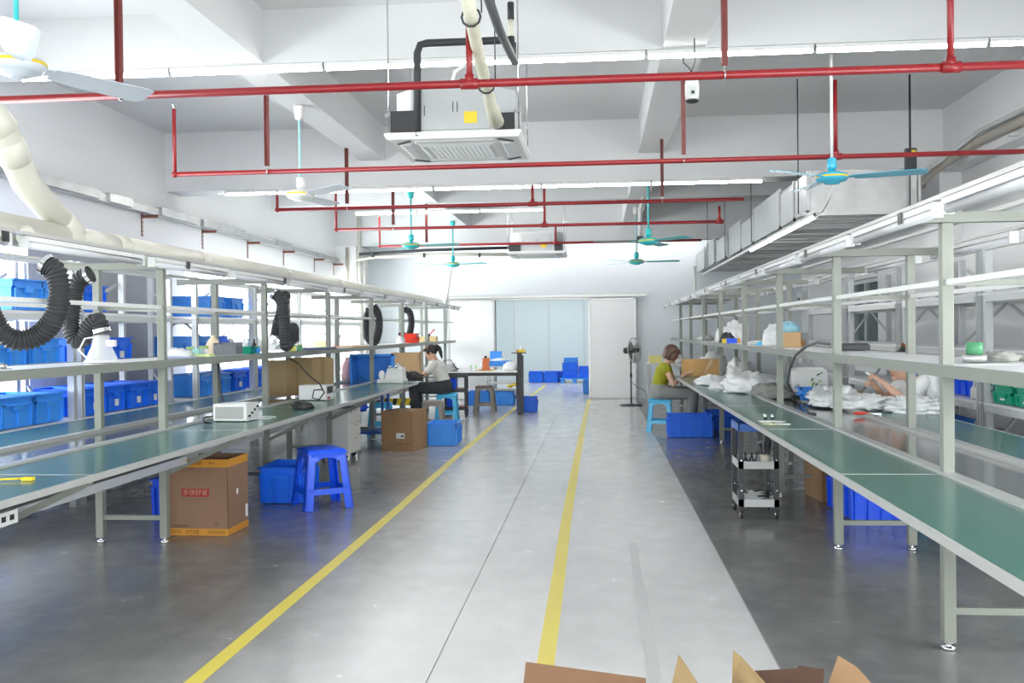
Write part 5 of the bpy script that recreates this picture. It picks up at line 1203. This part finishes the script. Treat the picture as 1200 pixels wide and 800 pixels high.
solo('lime_pad', MB().box(-.07, .05, -.05, .05, 0, .018), mat('lime_pad', (.62, .75, .30), .5), 'flat lime green pad in front of the jars', 'pad', (onY(241, 416, 7.1).x, 7.1, SZ))
t = thing('cream_bottle', 'cream round-shouldered bottle on the left shelf', 'bottle', (onY(247, 414, 7.75).x + .02, 7.75, SZ)); part('body', MB().lathe([(.055, 0), (.062, .01), (.062, .07), (.04, .12), (.018, .14), (.018, .16)], n=18), mat('cream_bottle', (.85, .70, .50), .4), t)
t = thing('grey_bin', 'dark grey open bin of parts on the left shelf', 'bin', (onY(269, 413, 7.75).x, 7.72, SZ)); bb = MB(); bb.box(-.09, .09, -.07, .07, 0, .006).box(-.095, .095, -.075, -.069, 0, .085).box(-.095, .095, .069, .075, 0, .10).box(-.095, -.089, -.07, .07, 0, .095).box(.089, .095, -.07, .07, 0, .07); part('bin', bb, mat('slate_plastic', (.14, .15, .17), .45), t); part('contents', MB().ell((0, 0, .04), .08, .06, .03), M_DARKMETAL, t)
t = crate(.12, .14, .06, M_GREENP, 'small green bin with bottles on the left shelf', loc=(onY(291, 411, 8.1).x, 8.1, SZ), nrib=2)
for i in range(3): solo('spray_bottle', MB().lathe([(.014, 0), (.018, .005), (.018, .07), (.008, .085), (.008, .11)], n=10), [M_CLEAR, mat('blue_grey_bottle', (.22, .32, .42), .3), M_DARKMETAL][i], ['left small bottle in the green bin', 'middle blue-grey bottle in the green bin', 'right dark bottle in the green bin'][i], 'bottle', (onY(286 + i * 5, 411, 8.1).x, 8.1 + .02 * i, SZ + .012))
solo('blue_cup', MB().lathe([(.02, 0), (.024, .045), (.02, .045)], n=12), M_BLUEL, 'tiny blue cup right of the green bin', 'cup', (onY(302, 411, 8.15).x, 8.15, SZ))
solo('dark_folder', MB().box(-.16, .10, -.15, .2, 0, .012).box(-.15, .11, -.13, .18, .012, .024), mat('navy_folder', (.05, .07, .14), .4), 'navy folders lying on the left shelf beyond the straight hose', 'folder', (onY(378, 409, 9.6).x, 9.55, SZ))
solo('wooden_slat', MB().box(-.2, .2, -.03, .03, 0, .018), M_CARDL, 'thin wooden slat lying on the left shelf past the folders', 'slat', (onY(411, 406, 11.3).x, 11.3, SZ))
solo('pink_eraser', MB().box(-.03, .03, -.02, .02, 0, .018), mat('pink_plastic', (.85, .30, .40), .4), 'small pink part at the left of the wooden slat', 'part', (onY(392, 408, 10.6).x, 10.6, SZ))
blob('white_rag', 'white rag at the left end of the shelf beside the post', 'rag', (onY(208, 416, 7.0).x - .02, 7.0, SZ), .13, .12, .05, M_BAG, 41)
solo('blue_sheet', MB().box(-.12, .08, -.1, .1, 0, .006), mat('blue_grey_sheet', (.30, .38, .62), .5), 'blue-grey sheet on the left shelf left of the rag', 'sheet', (onY(203, 418, 6.6).x + .02, 6.7, SZ))
t = thing('metal_clamp', 'small chrome clamp at the left edge of the left shelf', 'clamp', (onX(3, 427, -3.0).x, onX(3, 427, -3.0).y, SZ)); part('body', MB().ell((0, 0, .018), .02, .03, .016), M_CHROME, t); part('base', MB().box(-.02, .02, -.05, .05, 0, .006), M_CHROME, t)
q = onY(478, 400, 14.6)
t = crate(.26, .2, .15, M_FLAME, 'bright red plastic basket on the far left shelf', cat='basket', loc=(onY(480, 402, 14.6).x, 14.6, SZ), nrib=3)
blob('white_bag', 'pale bag in front of the red basket', 'bag', (onY(470, 402, 14.3).x, 14.3, SZ), .07, .08, .08, M_BAG, 42)
for i, px in enumerate((496, 508)):
    t = carton('small_carton', .13, .12, .09, mat('straw_carton', (.72, .55, .28), .7), ['small straw-coloured carton, left one at the far end of the left shelf', 'small straw-coloured carton, right one at the far end of the left shelf'][i], (onY(px, 402, 16.6).x, 16.6, SZ - .003), 0, closed=True)
t = thing('hand_drill', 'small tool with a red handle standing among the straw cartons', 'tool', (onY(503, 400, 16.8).x, 16.8, SZ)); part('body', MB().cyl((0, 0, 0), (0, 0, .14), .02), M_DARKMETAL, t); part('handle', MB().cyl((.02, 0, .14), (.10, 0, .22), .01), M_FLAME, t)
# electrical boxes on the right wall
for (px, py, w_, h_, y_, lab) in ((939, 408, .42, .62, 15.0 - 1.4, 'pale grey electrical box with a red mark on the right wall'), (938, 350, .45, .30, 13.6, 'light grey box with a dark slot high on the right wall')):
    q = onX(px, py, WALL_R - .10)
    t = thing('electrical_box', lab, 'electrical box', (WALL_R - .002, q.y, q.z)); part('casing', MB().box(-.12, 0, -w_ / 2, w_ / 2, -h_ / 2, h_ / 2), M_LGREY, t, bevel=.004)
    part('door_panel', MB().box(-.128, -.12, -w_ / 2 + .03, w_ / 2 - .03, -h_ / 2 + .03, h_ / 2 - .03), M_WHITE, t)
    part('mark', MB().box(-.134, -.128, -.06, .06, .08, .18) if h_ > .5 else MB().box(-.134, -.128, -.08, .08, -.03, .02), M_FLAME if h_ > .5 else M_DARKMETAL, t)
blob('blue_bag', 'deep blue plastic bag at the foot of the right rack', 'bag', (RR + .28, 7.1, .302), .26, .5, .22, mat('blue_film', (.01, .16, .62), .25, bump=.4, bscale=14), 51, n=40, mm=20)
blob('clear_bag', 'clear plastic bag of parts on the low right rack shelf', 'bag', (RR + .2, 8.35, .302), .2, .3, .2, M_BAG, 52, n=36, mm=18)
for i, y in enumerate((7.95 - .28 * .5, 9.0)): solo('white_bottle', MB().lathe([(.03, 0), (.035, .006), (.035, .08), (.015, .11), (.012, .14)], n=14), M_WHITE, ['white bottle beside the green crates on the right rack', 'white bottle beside the deep blue crate on the right rack'][i], 'bottle', (RR + .08, [8.2, 8.28][i], .802))
# wall-side clutter on the upper left racks
for i, (y, z) in enumerate(((12.3, 1.152), (12.9, 1.152), (11.4, 1.152))): blob('white_bag', ['white bag on the middle left rack shelf before the bright windows', 'second white bag on the middle left rack shelf before the bright windows', 'white bag on the middle left rack shelf nearest the pier'][i], 'bag', (LR - .28, y, z), .2, .2, .15, M_BAG, 60 + i)
t = carton('brown_carton', .3, .3, .12, M_CARDL, 'brown carton on the middle shelf of the far left rack', (LR - .28, 15.8, 1.152), 0, flaps=[(1, 40)])

# ================================================================== PEOPLE
def loft(mb, rings, n=18):
    """rings = [(centre, half-axis a, half-axis b)] - closed elliptical loft"""
    o = len(mb.v); k = len(rings)
    for c, a, b in rings:
        c, a, b = Vector(c), Vector(a), Vector(b)
        for j in range(n): t = 2 * math.pi * j / n; mb.v.append(tuple(c + a * math.cos(t) + b * math.sin(t)))
    for i in range(k - 1):
        for j in range(n): p_, q_ = o + i * n + j, o + i * n + (j + 1) % n; mb.f.append((p_, q_, q_ + n, p_ + n)); mb.sm.append(True)
    mb.f.append(tuple(o + j for j in range(n))[::-1]); mb.sm.append(True)
    mb.f.append(tuple(o + (k - 1) * n + j for j in range(n))); mb.sm.append(True)
def limb(mb, pts, rads, n=14):
    pts = [Vector(p) for p in pts]
    path, rs = [], []
    for i in range(len(pts) - 1):
        for j in range(5): path.append(pts[i].lerp(pts[i + 1], j / 5)); rs.append(rads[i] + (rads[i + 1] - rads[i]) * j / 5)
    path.append(pts[-1]); rs.append(rads[-1]); mb.tube(path, rs, n)
    for p, r in zip(pts, rads): mb.ell(p, r * .99, r * .99, r * .99, 12, 8)
def baked(name, mb, material, parent, voxel, smooth=6, label=None):
    """one continuous surface: voxel union of the overlapping closed volumes, then smoothed"""
    me = mb.mesh(name, material); o = bpy.data.objects.new('tmp', me); COL.objects.link(o)
    r = o.modifiers.new('r', 'REMESH'); r.mode = 'VOXEL'; r.voxel_size = voxel; r.use_smooth_shade = True
    s_ = o.modifiers.new('s', 'SMOOTH'); s_.factor = .5; s_.iterations = smooth
    dg = bpy.context.evaluated_depsgraph_get(); m2 = bpy.data.meshes.new_from_object(o.evaluated_get(dg)); m2.name = name
    bpy.data.objects.remove(o)
    m2.materials.clear(); m2.materials.append(material)
    p = new_obj(name, m2, parent)
    if label: p['label'] = label
    return p
def hand(mb, wrist, direction, palm_n, thumb_side, curl=.5, L_=.165):
    d = Vector(direction).normalized(); nrm = Vector(palm_n); nrm = (nrm - d * nrm.dot(d)).normalized(); sd = d.cross(nrm).normalized() * thumb_side
    w = Vector(wrist); pl = L_ * .5
    loft(mb, [(w - d * .01, sd * .024, nrm * .018), (w + d * pl * .35, sd * .034, nrm * .014), (w + d * pl * .8, sd * .039, nrm * .013), (w + d * pl * 1.05, sd * .036, nrm * .010)], 14)
    for i, (o_, ln) in enumerate(((.029, .070), (.010, .078), (-.010, .073), (-.029, .058))):
        p0 = w + d * pl * .88 + sd * o_; c = curl * (1 + .12 * i); p = [p0]; ang = .15 + c * .3; 
        for s_, fr_ in ((.45, 1), (.3, 1), (.25, 1)):
            v = d * math.cos(ang) + nrm * math.sin(ang) + sd * o_ * 1.2; p.append(p[-1] + v.normalized() * ln * s_); ang += c * .9
        mb.tube(p, [.0090, .0085, .0078, .0066], 8); mb.ell(p[-1], .0066, .0066, .0066, 8, 6)
    tp = [w + d * .018 + sd * .018, w + d * .045 + sd * .045 + nrm * .01, w + d * .072 + sd * .052 + nrm * .022, w + d * .092 + sd * .046 + nrm * .034]
    mb.tube(tp, [.013, .011, .0095, .0075], 8); mb.ell(tp[-1], .0075, .0075, .0075, 8, 6)

def person(label, loc, rz, P, cloth_top, cloth_leg, hair, style, sleeve=.6, pelvis_w=.165, vneck=False):
    """P: joints in a frame where the person faces +x, left is +y, origin on the floor under the pelvis"""
    t = thing('person', label, 'person', loc, rz)
    V = lambda k: Vector(P[k])
    pel, wai, che, nek, hd = V('pelvis'), V('waist'), V('chest'), V('neck'), V('head')
    Y = Vector((0, 1, 0))
    def frame(a, b): d = (b - a).normalized(); f = Y.cross(d).normalized(); return f
    f1, f2, f3 = frame(pel, wai), frame(wai, che), frame(che, nek)
    shl, shr = V('shoulder_l'), V('shoulder_r'); mid = (shl + shr) / 2; sy = (shl - shr).normalized()
    def torso(mb, g=0.0, neckline=True, top=True):
        r = [(pel - (wai - pel).normalized() * .08, Y * (.12 + g), f1 * (.09 + g)), (pel, Y * (pelvis_w + g), f1 * (.12 + g)), (pel.lerp(wai, .55), Y * (.145 + g), f1 * (.108 + g)), (wai, Y * (.125 + g), f2 * (.095 + g)),
             (wai.lerp(che, .5), Y * (.135 + g), f2 * (.10 + g)), (che, Y.lerp(sy, .5) * (.148 + g), f2 * (.112 + g)), (che.lerp(mid, .6), sy * (.150 + g), f3 * (.098 + g)), (mid + Vector((0, 0, .012)), sy * (.125 + g), f3 * (.068 + g)), (mid.lerp(nek, .45) + Vector((0, 0, .01)), sy * (.07 + g * .6), f3 * (.052 + g * .6))]
        loft(mb, r, 22)
    # ---- body
    b = MB(); torso(b, -.008)
    loft(b, [(mid.lerp(nek, .2), sy * .055, f3 * .05), (nek, sy * .046, f3 * .048), (nek.lerp(hd, .5), sy * .046, f3 * .05)], 16)
    Hf = Vector(P['face']).normalized(); Hs = Vector((0, 0, 1)).cross(Hf).normalized(); Hu = Hf.cross(Hs).normalized()
    HM = Matrix((Hf, Hs, Hu)).transposed().to_4x4()
    def hp(x, y, z): return hd + Hf * x + Hs * y + Hu * z
    sk = [(-.112, .030, .03, -.0), (-.100, .040, .040, .02), (-.08, .054, .058, .012), (-.05, .064, .078, .006), (-.015, .070, .090, 0), (.02, .074, .096, -.004), (.055, .070, .090, -.008), (.085, .054, .068, -.012), (.105, .030, .04, -.014), (.112, .01, .014, -.014)]
    loft(b, [(hp(ox + .002, 0, z), Hs * wy, Hf * wx) for z, wy, wx, ox in sk], 24)
    loft(b, [(hp(.080, 0, .020), Hs * .009, Hf * .008), (hp(.092, 0, -.002), Hs * .010, Hf * .010), (hp(.102, 0, -.020), Hs * .014, Hf * .012), (hp(.094, 0, -.030), Hs * .013, Hf * .008)], 10)   # nose
    b.ell(hp(.072, 0, -.095), .022, .024, .018, 12, 8)                                  # chin
    for s_ in (-1, 1):
        b.ell(hp(-.005, s_ * .074, -.008), .017, .008, .028, 10, 8, M=HM.to_3x3().to_4x4())   # ears
        b.ell(hp(.060, s_ * .038, -.025), .024, .022, .024, 10, 8)                       # cheeks
    for s_, k in ((1, 'l'), (-1, 'r')):
        sh, el, wr = V('shoulder_' + k), V('elbow_' + k), V('wrist_' + k)
        limb(b, [sh, el], [.044, .034]); limb(b, [el, el.lerp(wr, .35), wr], [.034, .034, .022])
        hand(b, wr, V('hand_' + k), V('palm_' + k), P.get('thumb_' + k, 1), P.get('curl', .7))
        hp_, kn, an, to = V('hip_' + k), V('knee_' + k), V('ankle_' + k), V('toe_' + k)
        limb(b, [hp_, kn], [.080, .055]); limb(b, [kn, kn.lerp(an, .35), an], [.055, .050, .032])
    baked('body', b, M_SKIN, t, .0055, 5)
    # ---- top
    c = MB(); torso(c, .012)
    for k in 'lr':
        sh, el, wr = V('shoulder_' + k), V('elbow_' + k), V('wrist_' + k); e = sh.lerp(el, sleeve)
        limb(c, [sh, e], [.060, .056])
    baked('shirt', c, cloth_top, t, .009, 6)
    # ---- trousers
    c = MB(); r = [(pel - (wai - pel).normalized() * .10, Y * (pelvis_w - .02), f1 * .11), (pel, Y * (pelvis_w + .016), f1 * .137), (pel.lerp(wai, .5), Y * .163, f1 * .124), (pel.lerp(wai, .75), Y * .148, f1 * .114)]; loft(c, r, 20)
    for k in 'lr':
        hp_, kn, an = V('hip_' + k), V('knee_' + k), V('ankle_' + k); limb(c, [hp_, hp_.lerp(kn, .5), kn], [.098, .09, .080]); limb(c, [kn, kn.lerp(an, .3), an.lerp(kn, .05)], [.080, .074, .062])
    baked('trousers', c, cloth_leg, t, .010, 6)
    for k in 'lr':
        an, to = V('ankle_' + k), V('toe_' + k); d = (to - an); d.z = 0; d.normalize(); sd = Vector((-d.y, d.x, 0)); a0 = Vector((an.x, an.y, 0))
        sh_ = MB(); loft(sh_, [(a0 - d * .06 + Vector((0, 0, .03)), sd * .03, Vector((0, 0, .028))), (a0 + Vector((0, 0, .035)), sd * .038, Vector((0, 0, .034))), (a0 + d * .08 + Vector((0, 0, .028)), sd * .042, Vector((0, 0, .027))), (a0 + d * .16 + Vector((0, 0, .022)), sd * .032, Vector((0, 0, .02)))], 14)
        part('shoe', sh_, M_BLACK if style != 'bob' else M_DARKMETAL, t)
    # ---- face details
    for s_ in (-1, 1):
        e = part('eye', MB().ell(hp(.084, s_ * .030, .004), .007, .013, .0055, 12, 8, M=HM.to_3x3().to_4x4()), M_PAPER, t)
        part('iris', MB().ell(hp(.0885, s_ * .030, .003), .004, .0055, .0052, 10, 6, M=HM.to_3x3().to_4x4()), M_HAIR, e)
        part('eyebrow', MB().tube([hp(.085, s_ * .017, .020), hp(.088, s_ * .030, .025), hp(.080, s_ * .045, .020)], .003, 6), hair, t)
    part('lips', MB().ell(hp(.086, 0, -.056), .010, .020, .0065, 12, 8, M=HM.to_3x3().to_4x4()), mat('lips', (.55, .16, .14), .45), t)
    # ---- hair
    h = MB()
    if style == 'ponytail':
        h.ell(hp(-.020, 0, .030), .100, .084, .096, 20, 14, M=HM.to_3x3().to_4x4()); h.ell(hp(.045, 0, .072), .050, .062, .040, 14, 8, M=HM.to_3x3().to_4x4())
        for s_ in (-1, 1): h.ell(hp(.02, s_ * .070, .02), .035, .014, .045, 10, 8, M=HM.to_3x3().to_4x4())
        h.tube([hp(-.09, 0, .055), hp(-.125, 0, .055), hp(-.148, 0, .01), hp(-.140, 0, -.06), hp(-.125, 0, -.12), hp(-.115, 0, -.17)], [.024, .030, .034, .032, .022, .006], 12)
    elif style == 'bob':
        h.ell(hp(-.022, 0, .022), .108, .098, .102, 22, 14, M=HM.to_3x3().to_4x4()); h.ell(hp(.05, 0, .055), .050, .070, .045, 14, 8, M=HM.to_3x3().to_4x4())
        loft(h, [(hp(-.035, 0, .03), Hs * .097, Hf * .094), (hp(-.036, 0, -.03), Hs * .099, Hf * .086), (hp(-.04, 0, -.075), Hs * .095, Hf * .072), (hp(-.04, 0, -.10), Hs * .086, Hf * .058)], 22)
        for s_ in (-1, 1): loft(h, [(hp(.035, s_ * .078, .03), Hf * .045, Hs * .018), (hp(.030, s_ * .082, -.04), Hf * .042, Hs * .016), (hp(.026, s_ * .080, -.09), Hf * .034, Hs * .012)], 12)
    else:
        h.ell(hp(-.020, 0, .030), .106, .090, .098, 20, 14, M=HM.to_3x3().to_4x4()); h.ell(hp(.045, 0, .072), .052, .066, .042, 14, 8, M=HM.to_3x3().to_4x4())
        h.ell(hp(-.07, 0, .10), .06, .06, .065, 14, 8)
        for s_ in (-1, 1): h.ell(hp(.02, s_ * .072, .01), .036, .016, .055, 10, 8, M=HM.to_3x3().to_4x4())
    baked('hair', h, hair, t, .007, 3)
    if style == 'ponytail': part('hair_band', MB().ell(hp(-.118, 0, .06), .012, .028, .028, 12, 8), M_DARKMETAL, t)
    if style == 'clip': part('hair_clip', MB().tube([hp(-.06, -.05, .13), hp(-.05, 0, .172), hp(-.06, .05, .13)], .010, 8), mat('amber_clip', (.30, .10, .03), .25), t)
    return t
def seated(hs, lean_w, lean_c, lean_n, head, face, hands, knee=.44, kz=.06, spread=.10):
    return None
# woman with the ponytail, left, facing the left bench (-x)
PA = dict(pelvis=(0, 0, .545), waist=(.03, 0, .70), chest=(.085, 0, .84), neck=(.145, 0, .985), head=(.20, 0, 1.085), face=(.88, .0, -.42),
          shoulder_l=(.12, .165, .915), shoulder_r=(.12, -.165, .915), elbow_l=(.27, .20, .745), elbow_r=(.30, -.18, .745),
          wrist_l=(.46, .06, .80), wrist_r=(.49, -.08, .80), hand_l=(.9, -.35, .0), hand_r=(.9, .25, -.05), palm_l=(0, -.4, -1), palm_r=(0, .4, -1), thumb_l=-1, thumb_r=1, curl=.7,
          hip_l=(.02, .09, .535), hip_r=(.02, -.09, .535), knee_l=(.46, .11, .53), knee_r=(.46, -.10, .53), ankle_l=(.44, .11, .09), ankle_r=(.40, -.10, .09), toe_l=(.6, .12, .02), toe_r=(.56, -.11, .02))
person('seated woman in a white tee with a black ponytail, working at the left bench', (-2.40, 14.86, 0), R(178), PA, M_TEE, M_TROUSB, M_HAIR, 'ponytail', .62)
PB = dict(PA); PB.update(pelvis=(0, 0, .55), waist=(.02, 0, .70), chest=(.07, 0, .83), neck=(.125, 0, .965), head=(.18, -.01, 1.07), face=(.86, .15, -.42),
          shoulder_l=(.095, .16, .895), shoulder_r=(.095, -.16, .895), elbow_l=(.20, .20, .68), elbow_r=(.20, -.21, .66), wrist_l=(.36, .04, .77), wrist_r=(.37, -.07, .80), hand_l=(.8, -.4, .2), hand_r=(.8, .3, .35))
person('seated woman in an olive top with bobbed brown hair, at the right bench end', (.83, 13.40, 0), R(-7), PB, M_OLIVE, M_TROUSG, M_HAIRB, 'bob', .22)
PC = dict(PA); PC.update(pelvis=(0, 0, .56), waist=(.03, 0, .71), chest=(.08, 0, .86), neck=(.14, 0, .99), head=(.215, .0, 1.085), face=(.96, .14, -.16),
          shoulder_l=(.11, .17, .955), shoulder_r=(.11, -.17, .955), elbow_l=(.26, .19, .80), elbow_r=(.28, -.14, .80), wrist_l=(.42, .12, .96), wrist_r=(.42, .02, .91), hand_l=(.6, -.2, .5), hand_r=(.75, .05, .55), curl=1.0,
          knee_l=(.40, .12, .53), knee_r=(.40, -.10, .53), ankle_l=(.34, .12, .09), ankle_r=(.34, -.10, .09), toe_l=(.5, .12, .02), toe_r=(.5, -.10, .02))
person('woman in a white V-neck behind the right bench, head partly hidden by the shelf', (2.66, 8.12, 0), R(188), PC, mat('bright_white_cotton', (.84, .84, .84), .85, bump=.5, bscale=9), M_TROUSB, M_HAIR, 'clip', .55)
q = (2.66, 8.12)
stool('aqua stool under the woman in the white V-neck', M_AQUA, (2.68, 8.12, 0), R(5), .455, .15, .19)
t = thing('small_white_tool', 'small white part held up by the woman in the white V-neck', 'tool', (2.19, 7.98, 1.01)); part('stick', MB().cyl((0, 0, 0), (-.05, -.01, .03), .010, 8), M_WHITE, t)
